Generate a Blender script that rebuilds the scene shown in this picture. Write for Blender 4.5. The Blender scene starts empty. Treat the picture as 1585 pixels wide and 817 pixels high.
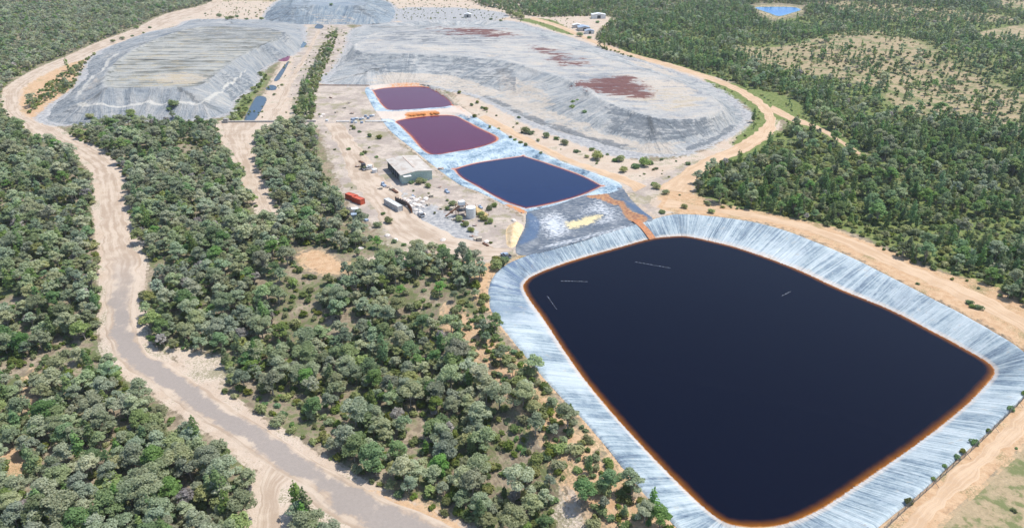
import bpy, math, random
import numpy as np
from mathutils import Vector

random.seed(7)
RNG = np.random.default_rng(11)
SC = bpy.context.scene
COL = SC.collection

# ------------------------------------------------------------------ camera
CAM_H, PITCH, FOC = 120.0, math.radians(27.1), 1090.0      # metres, rad, focal length in photo pixels
cam_d = bpy.data.cameras.new('camera')
cam = bpy.data.objects.new('camera', cam_d); COL.objects.link(cam)
cam.location = (0, 0, CAM_H)
cam.rotation_euler = (math.radians(90) - PITCH, 0, 0)
cam_d.sensor_width = 36; cam_d.lens = 36 * FOC / 1585
cam_d.clip_start = 1; cam_d.clip_end = 60000
SC.camera = cam

# ------------------------------------------------------------------ light
SUN_AZ, SUN_EL = math.radians(66), math.radians(65)         # azimuth clockwise from +Y (view direction)
w = bpy.data.worlds.new('World'); SC.world = w; w.use_nodes = True
wn = w.node_tree; wn.nodes.clear()
sky = wn.nodes.new('ShaderNodeTexSky'); sky.sky_type = 'NISHITA'; sky.sun_disc = False
sky.sun_elevation = SUN_EL; sky.sun_rotation = SUN_AZ; sky.dust_density = 0.7
bg = wn.nodes.new('ShaderNodeBackground'); bg.inputs['Strength'].default_value = 0.15
wo = wn.nodes.new('ShaderNodeOutputWorld')
wn.links.new(sky.outputs[0], bg.inputs['Color']); wn.links.new(bg.outputs[0], wo.inputs['Surface'])
sl = bpy.data.lights.new('sun', 'SUN'); sl.energy = 3.9; sl.angle = math.radians(0.5); sl.color = (1.0, 0.955, 0.89)
so = bpy.data.objects.new('sun', sl); COL.objects.link(so)
sv = Vector((math.cos(SUN_EL)*math.sin(SUN_AZ), math.cos(SUN_EL)*math.cos(SUN_AZ), math.sin(SUN_EL)))
so.rotation_euler = (-sv).to_track_quat('-Z', 'Y').to_euler(); so.location = (200, 200, 400)
SC.view_settings.view_transform = 'Standard'; SC.view_settings.look = 'None'
SC.view_settings.exposure = 0.50; SC.view_settings.gamma = 1.0; SC.view_settings.use_curve_mapping = False
SC.render.engine = 'CYCLES'
SC.cycles.max_bounces = 6; SC.cycles.diffuse_bounces = 3; SC.cycles.glossy_bounces = 2
SC.cycles.volume_bounces = 0

# ------------------------------------------------------------------ maths helpers
def sstep(a, b, x):
    t = np.clip((x - a) / (b - a), 0, 1); return t*t*(3-2*t)

def _hash(ix, iy, seed):
    n = (ix.astype(np.int64)*374761393 + iy.astype(np.int64)*668265263 + seed*974634777) & 0xffffffff
    n = ((n ^ (n >> 13)) * 1274126177) & 0xffffffff
    n = n ^ (n >> 16)
    return (n & 0xffff) / 65535.0

def vnoise(x, y, seed=0):
    x = np.asarray(x, float); y = np.asarray(y, float)
    ix = np.floor(x); iy = np.floor(y); fx = x-ix; fy = y-iy
    fx = fx*fx*(3-2*fx); fy = fy*fy*(3-2*fy)
    a = _hash(ix, iy, seed); b = _hash(ix+1, iy, seed); c = _hash(ix, iy+1, seed); d = _hash(ix+1, iy+1, seed)
    return (a*(1-fx)+b*fx)*(1-fy) + (c*(1-fx)+d*fx)*fy

def fbm(x, y, wl, seed=0, oct=4):
    r = 0; amp = .5; tot = 0
    for o in range(oct):
        r = r + amp*vnoise(np.asarray(x)/wl*(2**o)+17.3*o, np.asarray(y)/wl*(2**o)-9.1*o, seed+o); tot += amp; amp *= .5
    return r/tot

CP, SP = math.cos(PITCH), math.sin(PITCH)
def unproj(px, py, z=0.0):
    """photo position of a surveyed point -> world x,y on height z"""
    a = (np.asarray(px, float)-792.5)/FOC; b = -(np.asarray(py, float)-408.5)/FOC
    dy = CP + b*SP; dz = -SP + b*CP
    t = (np.asarray(z, float)-CAM_H)/dz
    return np.stack([a*t, dy*t], -1)

def project(x, y, z):
    dz = z-CAM_H
    f = y*CP - dz*SP; u = y*SP + dz*CP
    return 792.5+FOC*x/f, 408.5-FOC*u/f, f

def catmull(pts, n=6, closed=True):
    p = np.asarray(pts, float); m = len(p); out = []
    for i in range(m if closed else m-1):
        if closed: a, b, c, d = p[(i-1) % m], p[i], p[(i+1) % m], p[(i+2) % m]
        else: a, b, c, d = p[max(i-1, 0)], p[i], p[i+1], p[min(i+2, m-1)]
        for k in range(n):
            t = k/n
            out.append(.5*((2*b)+(-a+c)*t+(2*a-5*b+4*c-d)*t*t+(-a+3*b-3*c+d)*t**3))
    if not closed: out.append(p[-1])
    return np.array(out)

def poly_info(P, x, y, want_near=False, far=1e9):
    """signed distance to polygon P (positive inside); optional nearest point and arclength"""
    x = np.asarray(x, float).ravel(); y = np.asarray(y, float).ravel()
    sd = np.full(x.shape, -far); nx = x.copy(); ny = y.copy(); ar = np.zeros_like(x)
    pad = min(far, 1e8)
    sel = np.where((x > P[:, 0].min()-pad) & (x < P[:, 0].max()+pad) & (y > P[:, 1].min()-pad) & (y < P[:, 1].max()+pad))[0]
    if len(sel) == 0: return (sd, nx, ny, ar) if want_near else sd
    X = x[sel]; Y = y[sel]; best = np.full(X.shape, 1e18); ins = np.zeros(X.shape, bool)
    bx = X.copy(); by = Y.copy(); ba = np.zeros_like(X); acc = 0
    m = len(P)
    for i in range(m):
        ax, ay = P[i]; cx, cy = P[(i+1) % m]
        ex, ey = cx-ax, cy-ay; L2 = ex*ex+ey*ey+1e-12
        t = np.clip(((X-ax)*ex+(Y-ay)*ey)/L2, 0, 1)
        qx = ax+t*ex; qy = ay+t*ey; d = (X-qx)**2+(Y-qy)**2
        k = d < best
        best[k] = d[k]
        if want_near:
            bx[k] = qx[k]; by[k] = qy[k]; ba[k] = acc+t[k]*math.sqrt(L2)
        acc += math.sqrt(L2)
        c = ((ay > Y) != (cy > Y))
        if ey != 0: ins ^= c & (X < ex*(Y-ay)/ey+ax)
    s = np.sqrt(best); s[~ins] *= -1
    sd[sel] = s; nx[sel] = bx; ny[sel] = by; ar[sel] = ba
    return (sd, nx, ny, ar) if want_near else sd

def poly(px, z=0.0, n=5):
    p = catmull(px, n); return unproj(p[:, 0], p[:, 1], z)

# ------------------------------------------------------------------ survey of the site (outlines)
BIG_Z, PZ = -4.0, -1.2
big_water = poly([(1065,366),(1100,373),(1150,386),(1230,415),(1300,447),(1380,480),(1450,516),(1500,543),(1530,561),(1540,575),
  (1530,592),(1490,632),(1420,687),(1340,742),(1280,782),(1230,806),(1180,816),(1130,811),(1095,790),(1040,738),(975,670),
  (920,607),(880,553),(845,500),(820,465),(810,447),(813,436),(830,424),(880,405),(950,385),(1005,370),(1040,366)], BIG_Z)
big_rim = poly([(1050,333),(1100,336),(1170,347),(1240,368),(1320,402),(1400,442),(1480,483),(1530,510),(1572,537),(1592,556),(1598,580),
  (1585,606),(1540,650),(1480,703),(1420,756),(1370,797),(1320,835),(1270,868),(1200,893),(1130,885),(1085,848),(1056,817),(1018,777),(977,731),
  (942,687),(908,647),(878,617),(844,580),(796,522),(768,484),(762,456),(765,432),(782,412),(813,398),(876,379),(929,364),(967,353),(1012,340)], 0.0)
w1 = poly([(577,140),(577,140),(600,136),(650,134),(670,138),(690,150),(702,164),(702,164),(680,167),(640,170),(605,171),(592,163),(583,150)], PZ, 4)
w2 = poly([(615,187),(660,180),(700,179),(720,187),(745,200),(769,212),(766,220),(735,230),(700,236),(672,240),(655,232),(635,210),(620,195)], PZ, 4)
w3 = poly([(703,262),(703,262),(740,252),(808,242),(810,242),(850,254),(900,272),(931,288),(931,288),(900,302),(850,316),(816,322),(813,322),(780,311),(740,289),(715,275)], PZ, 4)
liner3 = poly([(565,137),(590,131),(650,129),(685,143),(706,160),(729,176),(752,191),(773,201),(793,214),(824,229),(869,250),(920,268),(958,283),
  (962,292),(940,300),(900,305),(860,318),(818,328),(806,330),(778,316),(740,297),(709,285),(668,255),(640,232),(607,206),(586,180),(572,157)], 0.0, 3)
apron = poly([(818,325),(860,317),(900,304),(940,296),(962,290),(975,306),(995,326),(1012,340),(992,346),(967,354),(929,365),(876,380),(820,395),
  (798,392),(801,372),(812,352)], 0.0, 3)
HL, HR, HB = 13.0, 10.0, 14.0
heapL_base = poly([(62,182),(85,160),(117,137),(130,110),(142,90),(176,69),(231,50),(274,42),(305,30),(445,33),(470,44),(463,78),(421,98),
  (401,112),(395,131),(361,158),(354,176),(301,185),(207,187),(134,193),(80,192)], 0, 3)
heapL_top = poly([(163,134),(230,135),(301,134),(325,122),(352,100),(385,80),(425,62),(440,50),(400,44),(310,42),(255,56),(205,78),(172,104)], HL, 3)
heapR_base = poly([(498,128),(560,132),(640,129),(700,141),(745,152),(800,180),(860,203),(930,224),(985,238),(1040,240),(1085,229),(1125,210),
  (1158,183),(1140,160),(1095,130),(1041,110),(985,92),(935,78),(877,57),(825,42),(790,33),(700,31),(600,36),(548,46),(537,75),(517,108)], 0, 3)
heapR_top = poly([(552,78),(620,83),(700,85),(790,95),(840,110),(890,127),(935,155),(968,167),(1016,182),(1063,185),(1104,176),(1120,164),(1085,140),
  (1030,119),(975,101),(930,87),(870,67),(820,49),(785,43),(700,43),(620,47),(568,56)], HR, 3)
heapB_base = poly([(412,35),(500,37.5),(597,36),(612,22),(600,3),(540,-6),(470,-6),(428,3)], 0, 4)
heapB_top = poly([(457,11),(478,7),(500,9),(530,8),(558,9),(568,5),(556,1),(500,-1),(458,1)], HB, 4)

# ------------------------------------------------------------------ terrain
A_, B_ = unproj(760, 395, 0), unproj(1150, 850, 0)
dv = (B_-A_)/np.linalg.norm(B_-A_); dam_n = np.array([dv[1], -dv[0]])
if dam_n[0] > 0: dam_n = -dam_n
RIM_C = big_rim[::2]
DAM = unproj(1204, 18.5, 3.0)
def terrain(x, y):
    x = np.asarray(x, float); y = np.asarray(y, float)
    s = (x-A_[0])*dam_n[0]+(y-A_[1])*dam_n[1]
    shp = x.shape; dr = -poly_info(RIM_C, x, y, far=60).reshape(shp)
    h = -7.0*sstep(4, 36, dr)*sstep(-30, 5, s)*(1-sstep(185, 232, y))
    h = h + (fbm(x, y, 60, 5, 3)-.5)*3.0*sstep(8, 40, s)*(1-sstep(225, 260, y))
    far = sstep(420, 620, y)*sstep(120, 260, x-0.15*y)
    h = h + far*(fbm(x, y, 170, 9, 3)-.35)*26
    farl = sstep(380, 560, y)*sstep(60, 200, -x-0.62*y+60)
    h = h + farl*(fbm(x, y, 150, 31, 3)-.35)*14
    wp = sstep(75, 45, np.hypot((x-DAM[0])*.8, y-DAM[1])); h = h*(1-wp)+3.0*wp
    ro = sstep(0, 30, x-60-0.25*(y-200))*(1-sstep(240, 340, y))*0.0
    return h+ro
def ground_z(x, y):
    return terrain(x, y)
def UT(px, py):
    px = np.asarray(px, float); py = np.asarray(py, float)
    z = np.zeros(px.shape)
    for _ in range(12):
        p = unproj(px, py, z); z = .5*z+.5*terrain(p[..., 0], p[..., 1])
    return p
def polyT(pts, n=3):
    p = catmull(pts, n); return UT(p[:, 0], p[:, 1])

# ------------------------------------------------------------------ node helpers
class NT:
    def __init__(s, name):
        s.m = bpy.data.materials.new(name); s.m.use_nodes = True
        s.t = s.m.node_tree; s.t.nodes.clear()
        s.out = s.t.nodes.new('ShaderNodeOutputMaterial')
        s.b = s.t.nodes.new('ShaderNodeBsdfPrincipled')
        s.t.links.new(s.b.outputs[0], s.out.inputs['Surface'])
        s.geo = s.t.nodes.new('ShaderNodeNewGeometry')
        s.pos = s.geo.outputs['Position']
    def lk(s, a, b):
        if hasattr(a, 'default_value') or hasattr(a, 'is_output'): s.t.links.new(a, b)
        else: b.default_value = a
    def noise(s, scale, detail=4, vec=None, rough=.55, dist=0, col=False):
        n = s.t.nodes.new('ShaderNodeTexNoise'); n.inputs['Scale'].default_value = scale
        n.inputs['Detail'].default_value = detail; n.inputs['Roughness'].default_value = rough; n.inputs['Distortion'].default_value = dist
        s.lk(vec if vec is not None else s.pos, n.inputs['Vector']); return n.outputs['Color' if col else 'Fac']
    def vmap(s, vec, sc=(1,1,1), rot=(0,0,0), loc=(0,0,0)):
        n = s.t.nodes.new('ShaderNodeMapping'); n.inputs['Scale'].default_value = sc
        n.inputs['Rotation'].default_value = rot; n.inputs['Location'].default_value = loc
        s.lk(vec, n.inputs['Vector']); return n.outputs[0]
    def math(s, op, a, b=0.0, c=0.0, clamp=False):
        n = s.t.nodes.new('ShaderNodeMath'); n.operation = op; n.use_clamp = clamp
        s.lk(a, n.inputs[0]); s.lk(b, n.inputs[1]); s.lk(c, n.inputs[2]); return n.outputs[0]
    def step(s, a, lo, hi):
        n = s.t.nodes.new('ShaderNodeMapRange'); n.interpolation_type = 'SMOOTHSTEP'
        s.lk(a, n.inputs[0]); n.inputs[1].default_value = lo; n.inputs[2].default_value = hi; return n.outputs[0]
    def rng(s, a, lo, hi, o0, o1):
        n = s.t.nodes.new('ShaderNodeMapRange')
        s.lk(a, n.inputs[0]); n.inputs[1].default_value = lo; n.inputs[2].default_value = hi
        n.inputs[3].default_value = o0; n.inputs[4].default_value = o1; return n.outputs[0]
    def mix(s, f, a, b, mode='MIX'):
        n = s.t.nodes.new('ShaderNodeMix'); n.data_type = 'RGBA'; n.blend_type = mode
        s.lk(f, n.inputs[0])
        for v, k in ((a, 6), (b, 7)):
            s.lk((*v, 1) if isinstance(v, tuple) else v, n.inputs[k])
        return n.outputs[2]
    def ramp(s, f, stops):
        n = s.t.nodes.new('ShaderNodeValToRGB'); r = n.color_ramp
        while len(r.elements) < len(stops): r.elements.new(.5)
        for e, (p, c) in zip(r.elements, stops): e.position = p; e.color = (*c, 1)
        s.lk(f, n.inputs[0]); return n.outputs[0]
    def attr(s, name, comp=None):
        n = s.t.nodes.new('ShaderNodeAttribute'); n.attribute_name = name
        if comp is None: return n.outputs['Fac']
        if comp == 'v': return n.outputs['Vector']
        if comp == 'a': return n.outputs['Alpha']
        q = s.t.nodes.new('ShaderNodeSeparateColor'); s.lk(n.outputs['Color'], q.inputs[0]); return q.outputs[comp]
    def uv(s):
        n = s.t.nodes.new('ShaderNodeUVMap'); n.uv_map = 'UVMap'; return n.outputs[0]
    def bump(s, h, strength=.5, dist=.3):
        n = s.t.nodes.new('ShaderNodeBump'); n.inputs['Strength'].default_value = strength; n.inputs['Distance'].default_value = dist
        s.lk(h, n.inputs['Height']); s.lk(n.outputs[0], s.b.inputs['Normal'])
    def fin(s, color, rough=.9, spec=.2, metal=0):
        s.lk((*color, 1) if isinstance(color, tuple) else color, s.b.inputs['Base Color'])
        s.lk(rough, s.b.inputs['Roughness']); s.b.inputs['Specular IOR Level'].default_value = spec
        s.b.inputs['Metallic'].default_value = metal; return s.m

def plain(name, c, rough=.7, var=.25, metal=0, rust=0.0, spec=.3):
    t = NT(name); n = t.noise(1.3, 5); col = t.mix(t.rng(n, .3, .7, 0, 1), tuple(v*(1-var) for v in c), tuple(min(1, v*(1+var)) for v in c))
    if rust:
        m = t.math('GREATER_THAN', t.noise(.8, 6), 1-rust); col = t.mix(m, col, (.22, .10, .05))
    return t.fin(col, rough, spec, metal)

# ------------------------------------------------------------------ materials for the setting
def mat_ground():
    t = NT('ground_soil')
    n_big = t.noise(.018, 4); n_mid = t.noise(.09, 5, rough=.6); n_sm = t.noise(.45, 5, rough=.65); n_fine = t.noise(2.2, 4, rough=.7)
    # bush floor: litter, dry grass, green growth
    floor = t.mix(t.step(n_sm, .38, .62), (.18,.145,.10), (.36,.29,.21))
    green = t.mix(n_fine, (.05,.085,.022), (.12,.15,.05))
    floor = t.mix(t.math('MULTIPLY', t.step(t.math('ADD', t.math('MULTIPLY', n_sm, .6), t.math('MULTIPLY', n_mid, .5)), .50, .62), .85), floor, green)
    sandc = t.mix(t.step(n_mid, .35, .65), (.455,.36,.275), (.545,.46,.375)); sandc = t.mix(t.rng(n_fine, .3, .7, .0, .5), sandc, (.36,.28,.21))
    sandc = t.mix(t.math('MULTIPLY', t.step(n_sm, .58, .72), .6), sandc, (.30,.235,.16))
    tuft = t.math('MULTIPLY', t.step(t.math('ADD', t.math('MULTIPLY', n_mid, .55), t.math('MULTIPLY', n_fine, .45)), .535, .60), .7)
    sandc = t.mix(tuft, sandc, (.17,.165,.085))
    orange = t.mix(t.step(n_sm, .35, .65), (.44,.275,.155), (.54,.375,.235)); orange = t.mix(t.rng(n_fine, .3, .7, 0, .4), orange, (.32,.22,.13)); orange = t.mix(tuft, orange, (.16,.16,.07))
    yard = t.mix(t.step(n_mid, .38, .62), (.33,.275,.235), (.48,.405,.335)); yard = t.mix(t.rng(n_sm, .4, .7, 0, .7), yard, (.27,.235,.20))
    yard = t.mix(t.math('MULTIPLY', t.step(n_fine, .55, .75), .35), yard, (.20,.17,.14)); yard = t.mix(t.math('MULTIPLY', t.step(t.noise(.06, 5, t.vmap(t.pos, (1,1,1), loc=(40,9,0)), rough=.7), .52, .60), .65), yard, (.22,.205,.11))
    grass = t.mix(t.step(n_sm, .35, .65), (.095,.145,.04), (.22,.235,.09)); grass = t.mix(t.rng(n_fine, .35, .65, 0, .5), grass, (.09,.11,.03))
    dry = t.mix(t.step(n_sm, .3, .7), (.44,.335,.21), (.31,.24,.14)); dry = t.mix(t.math('MULTIPLY', t.step(n_mid, .46, .60), .7), dry, (.16,.18,.075))
    dry = t.mix(t.rng(n_fine, .35, .7, 0, .6), dry, (.21,.17,.11)); dry = t.mix(t.math('MULTIPLY', t.step(t.math('ADD', t.math('MULTIPLY', n_sm, .5), t.math('MULTIPLY', n_mid, .5)), .50, .56), .75), dry, (.13,.155,.06))
    scrub = t.mix(t.step(n_sm, .42, .56), (.50,.385,.25), (.12,.13,.06)); scrub = t.mix(t.math('MULTIPLY', t.step(n_fine, .5, .6), .45), scrub, (.20,.17,.10))
    rock = t.mix(t.step(n_sm, .35, .65), (.22,.225,.235), (.40,.39,.37))
    pert = t.math('ADD', t.math('MULTIPLY', t.math('SUBTRACT', n_sm, .5), 1.3), t.math('MULTIPLY', t.math('SUBTRACT', n_mid, .5), .9))
    def m(a): return t.step(t.math('ADD', a, t.math('MULTIPLY', pert, t.step(a, .0, .25))), .36, .64)
    col = floor
    col = t.mix(m(t.attr('m2', 2)), col, scrub)
    col = t.mix(m(t.attr('m1', 0)), col, sandc)
    col = t.mix(m(t.attr('m1', 2)), col, grass)
    col = t.mix(m(t.attr('m2', 0)), col, dry)
    col = t.mix(m(t.attr('m2', 1)), col, orange)
    col = t.mix(m(t.attr('m1', 1)), col, yard)
    col = t.mix(m(t.attr('m2', 'a')), col, rock)
    t.bump(t.math('ADD', n_sm, t.math('MULTIPLY', n_fine, .4)), .6, .6)
    return t.fin(col, .95, .1)

def mat_heap(kind):
    t = NT('heap_'+kind); uv = t.uv()
    streak = t.noise(1, 6, t.vmap(uv, (.22, 1.1, 1)), rough=.68); fine = t.noise(1, 5, t.vmap(uv, (.8, 2.0, 1)), rough=.7)
    n_big = t.noise(.012, 4, rough=.6); n_mid = t.noise(.045, 6, rough=.68); n_sm = t.noise(.25, 5, rough=.7); n_fine = t.noise(1.1, 4, rough=.7)
    flat = t.attr('flat'); stain = t.attr('stain', 0); yellow = t.attr('stain', 1); dark = t.attr('stain', 2); bench = t.attr('stain', 'a')
    sf = t.math('ADD', t.math('MULTIPLY', streak, .45), t.math('ADD', t.math('MULTIPLY', fine, .25), t.math('MULTIPLY', n_mid, .30)))
    if kind == 'left':
        face = t.ramp(sf, [(.38,(.15,.18,.21)),(.475,(.285,.305,.315)),(.56,(.40,.395,.375)),(.66,(.48,.45,.405))])
        rows = t.noise(1, 5, t.vmap(t.pos, (.014, .15, 1), rot=(0,0,.05)), rough=.72)
        top = t.ramp(t.math('ADD', t.math('MULTIPLY', rows, .7), t.math('MULTIPLY', n_mid, .3)), [(.40,(.085,.085,.072)),(.455,(.21,.215,.19)),(.52,(.36,.36,.335)),(.62,(.43,.40,.33))])
    elif kind == 'right':
        face = t.ramp(sf, [(.39,(.15,.175,.195)),(.46,(.31,.33,.335)),(.53,(.44,.435,.415)),(.64,(.54,.505,.45))])
        rows = t.noise(1, 6, t.vmap(t.pos, (.016, .045, 1), rot=(0,0,-.35)), rough=.72)
        top = t.ramp(t.math('ADD', t.math('MULTIPLY', rows, .6), t.math('MULTIPLY', n_mid, .4)), [(.38,(.20,.22,.24)),(.45,(.33,.335,.335)),(.52,(.44,.425,.395)),(.62,(.52,.475,.41))])
    else:
        face = t.ramp(sf, [(.38,(.09,.13,.175)),(.47,(.20,.255,.30)),(.56,(.34,.37,.38)),(.66,(.45,.44,.41))])
        top = t.ramp(n_mid, [(.35,(.20,.25,.30)),(.65,(.34,.37,.39))])
    col = t.mix(flat, face, top)
    col = t.mix(t.rng(n_fine, .35, .8, 0, .45), col, (.17,.17,.165))
    pert = t.math('ADD', t.math('MULTIPLY', t.math('SUBTRACT', t.noise(1, 6, t.vmap(t.pos, (.05, .13, 1), rot=(0,0,-.3)), rough=.72), .5), 3.2), t.math('MULTIPLY', t.math('SUBTRACT', n_sm, .5), 1.4))
    def m(a, k=1.0): return t.math('MULTIPLY', t.step(t.math('ADD', a, t.math('MULTIPLY', pert, t.step(a, .02, .3))), .42, .85), k)
    col = t.mix(m(bench, .85), col, t.mix(n_sm, (.43,.36,.29), (.53,.475,.40)))
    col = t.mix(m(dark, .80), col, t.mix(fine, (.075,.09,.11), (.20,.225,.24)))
    col = t.mix(m(yellow, .6), col, (.36,.30,.19))
    col = t.mix(m(stain, .92), col, t.mix(n_sm, (.080,.026,.030), (.19,.08,.065)))
    wb = t.attr('haulbench')
    col = t.mix(t.math('MULTIPLY', t.step(t.math('ADD', wb, t.math('MULTIPLY', t.math('SUBTRACT', n_mid, .5), 1.2)), .5, .8), .85), col, (.50,.48,.43))
    t.bump(t.math('ADD', t.math('MULTIPLY', streak, t.math('MULTIPLY', t.math('SUBTRACT', 1.0, flat), 1.5)), t.math('ADD', n_sm, t.math('MULTIPLY', n_fine, .3))), .8, 2.2)
    return t.fin(col, .95, .1)

def mat_liner():
    t = NT('liner_sheet'); uv = t.uv()
    a = t.noise(1, 4, t.vmap(uv, (.34, .30, 1)), rough=.64, dist=.15); b = t.noise(1, 5, t.vmap(uv, (1.25, .45, 1)), rough=.68, dist=.1); e = t.noise(.35, 5, rough=.7)
    c = t.noise(.05, 3); d = t.noise(1.4, 5, rough=.7)
    s_ = t.math('ADD', t.math('MULTIPLY', a, .34), t.math('ADD', t.math('MULTIPLY', b, .34), t.math('ADD', t.math('MULTIPLY', c, .26), t.math('MULTIPLY', e, .16))))
    col = t.ramp(s_, [(.44,(.06,.10,.155)),(.505,(.18,.245,.295)),(.56,(.35,.42,.445)),(.64,(.52,.575,.585))])
    col = t.mix(t.rng(d, .35, .7, 0, .22), col, (.55,.60,.63))
    col = t.mix(t.math('MULTIPLY', t.attr('fold_shade'), t.math('MULTIPLY', t.step(t.math('ADD', t.math('MULTIPLY', a, .6), t.math('MULTIPLY', b, .4)), .47, .53), .85)), col, (.055,.105,.20))  # shade of the west bank's wrinkles, painted into the colour as dark blue
    sep = t.t.nodes.new('ShaderNodeSeparateXYZ'); t.lk(uv, sep.inputs[0]); v = sep.outputs[1]
    vv = t.math('ADD', v, t.math('MULTIPLY', t.math('SUBTRACT', b, .5), .16))
    col = t.mix(t.math('MULTIPLY', t.step(vv, .84, .95), .75), col, (.60,.53,.46))
    col = t.mix(t.math('MULTIPLY', t.step(vv, .985, 1.03), .95), col, (.42,.17,.05))
    seam = t.math('LESS_THAN', t.math('FRACT', t.math('MULTIPLY', sep.outputs[0], 1/7.2)), .022)
    col = t.mix(t.math('MULTIPLY', seam, .35), col, (.14,.19,.25))
    pt = t.step(t.noise(.07, 5, rough=.65), .50, .60); col = t.mix(t.math('MULTIPLY', pt, .45), col, (.50,.56,.58)); col = t.mix(t.math('MULTIPLY', t.step(e, .60, .68), .5), col, (.36,.33,.28))
    t.bump(t.math('ADD', t.math('MULTIPLY', a, 1.8), t.math('MULTIPLY', b, 1.4)), .8, .9)
    return t.fin(col, .5, .3)

def mat_liner_old():
    t = NT('liner_crest_sheet')
    a = t.noise(.12, 5, rough=.6); b = t.noise(.9, 5, rough=.7); c = t.noise(3, 3)
    col = t.ramp(t.math('ADD', t.math('MULTIPLY', a, .5), t.math('MULTIPLY', b, .5)), [(.38,(.055,.10,.16)),(.46,(.20,.28,.34)),(.54,(.38,.46,.50)),(.68,(.56,.60,.60))])
    sdw = t.attr('s1', 0); sand = t.attr('s1', 1); orange = t.attr('s1', 2); dk = t.attr('s1', 'a')
    pert = t.math('MULTIPLY', t.math('SUBTRACT', b, .5), 2.2)
    def m(x, k=1.0): return t.math('MULTIPLY', t.step(t.math('ADD', x, pert), .38, .66), k)
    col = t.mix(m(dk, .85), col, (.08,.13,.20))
    col = t.mix(m(sand, .95), col, t.mix(b, (.46,.36,.27), (.62,.53,.45)))
    col = t.mix(m(orange, .95), col, t.mix(c, (.45,.14,.03), (.55,.27,.08)))
    col = t.mix(t.math('MULTIPLY', t.step(t.math('ADD', sdw, t.math('MULTIPLY', pert, .3)), .5, .9), .8), col, (.50,.24,.14))
    t.bump(t.math('ADD', a, b), .6, .5)
    return t.fin(col, .55, .3)

def mat_apron():
    t = NT('apron_sheet')
    a = t.noise(.10, 5, rough=.62); b = t.noise(.8, 6, rough=.7); c = t.noise(3, 3); g = t.noise(1, 5, t.vmap(t.pos, (.5,1.6,1), rot=(0,0,.35)), rough=.65)
    col = t.ramp(t.math('ADD', t.math('MULTIPLY', a, .4), t.math('MULTIPLY', g, .6)), [(.38,(.04,.062,.095)),(.5,(.105,.125,.15)),(.60,(.20,.215,.23)),(.72,(.40,.40,.39))])
    wht = t.attr('s1', 0); yel = t.attr('s1', 1); org = t.attr('s1', 2); wat = t.attr('s1', 'a')
    pert = t.math('ADD', t.math('MULTIPLY', t.math('SUBTRACT', b, .5), 1.9), t.math('MULTIPLY', t.math('SUBTRACT', g, .5), 1.6))
    def m(x, k=1.0, lo=.36, hi=.66): return t.math('MULTIPLY', t.step(t.math('ADD', x, pert), lo, hi), k)
    col = t.mix(m(wat, .9), col, (.06,.10,.17))
    col = t.mix(m(wht, .85, .30, .95), col, t.mix(t.step(g, .35, .65), (.36,.41,.46), (.62,.62,.61)))
    col = t.mix(m(yel, .9), col, t.mix(b, (.50,.40,.20), (.68,.58,.33)))
    col = t.mix(m(org, .95), col, t.mix(t.step(b, .35, .65), (.22,.09,.05), (.42,.22,.09)))
    t.bump(t.math('ADD', a, b), .5, .4)
    return t.fin(col, t.math('SUBTRACT', .75, t.math('MULTIPLY', wat, .40)), .35)

def mat_water(name, deep, edge, rim, w0, w1, rough=.08):
    t = NT(name); d = t.attr('shore')
    n = t.noise(.5, 4); dd = t.math('ADD', d, t.math('ADD', t.math('MULTIPLY', t.math('SUBTRACT', n, .5), w0*2.0), t.math('MULTIPLY', t.math('SUBTRACT', t.noise(.06, 4), .5), w0*3.0)))
    col = t.mix(t.step(dd, 0, w0), rim, edge); f = t.math('POWER', t.step(dd, w0*.3, w1), {'pond_dark_water': .55}.get(name, .8))
    col = t.mix(f, col, deep)
    if name != 'pond_dark_water': col = t.mix(t.rng(t.noise(.03, 3), .3, .7, 0, .25), col, tuple(v*.7 for v in deep))
    t.bump(t.noise(1.5, 3, t.vmap(t.pos, (1, 2.2, 1))), .03, .1)
    t.fin(col, t.rng(t.noise(.012, 4), .35, .65, rough*.7, rough*1.5), {'pond_dark_water': .11}.get(name, .2)); t.b.inputs['IOR'].default_value = 1.33; return t.m

def mat_road(asph, sand=(.475,.39,.305), sand2=(.34,.26,.19)):
    t = NT('road_surface'); uv = t.uv()
    sep = t.t.nodes.new('ShaderNodeSeparateXYZ'); t.lk(uv, sep.inputs[0]); v = sep.outputs[1]
    n = t.noise(.12, 5, rough=.6); f = t.noise(1.2, 5, rough=.7); tr = t.noise(1, 4, t.vmap(uv, (.03, 6, 1)), rough=.6)
    c = t.mix(t.step(t.math('ADD', t.math('MULTIPLY', tr, .6), t.math('MULTIPLY', n, .4)), .42, .58), sand2, sand)
    c = t.mix(t.rng(f, .4, .75, 0, .4), c, (.40,.32,.25))
    if asph:
        e = t.math('ABSOLUTE', t.math('SUBTRACT', v, .5))
        e = t.math('ADD', e, t.math('ADD', t.math('MULTIPLY', t.math('SUBTRACT', n, .5), .9), t.math('MULTIPLY', t.math('SUBTRACT', f, .5), .25)))
        a = t.mix(t.step(f, .3, .7), (.262,.228,.200), (.290,.252,.222)); a = t.mix(t.math('MULTIPLY', t.step(n, .55, .7), .5), a, sand)
        c = t.mix(t.math('MULTIPLY', t.math('SUBTRACT', 1.0, t.step(e, .20, .36)), t.attr('asphalt')), c, a)
    t.bump(f, .3, .2)
    return t.fin(c, .92, .15)

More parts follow.
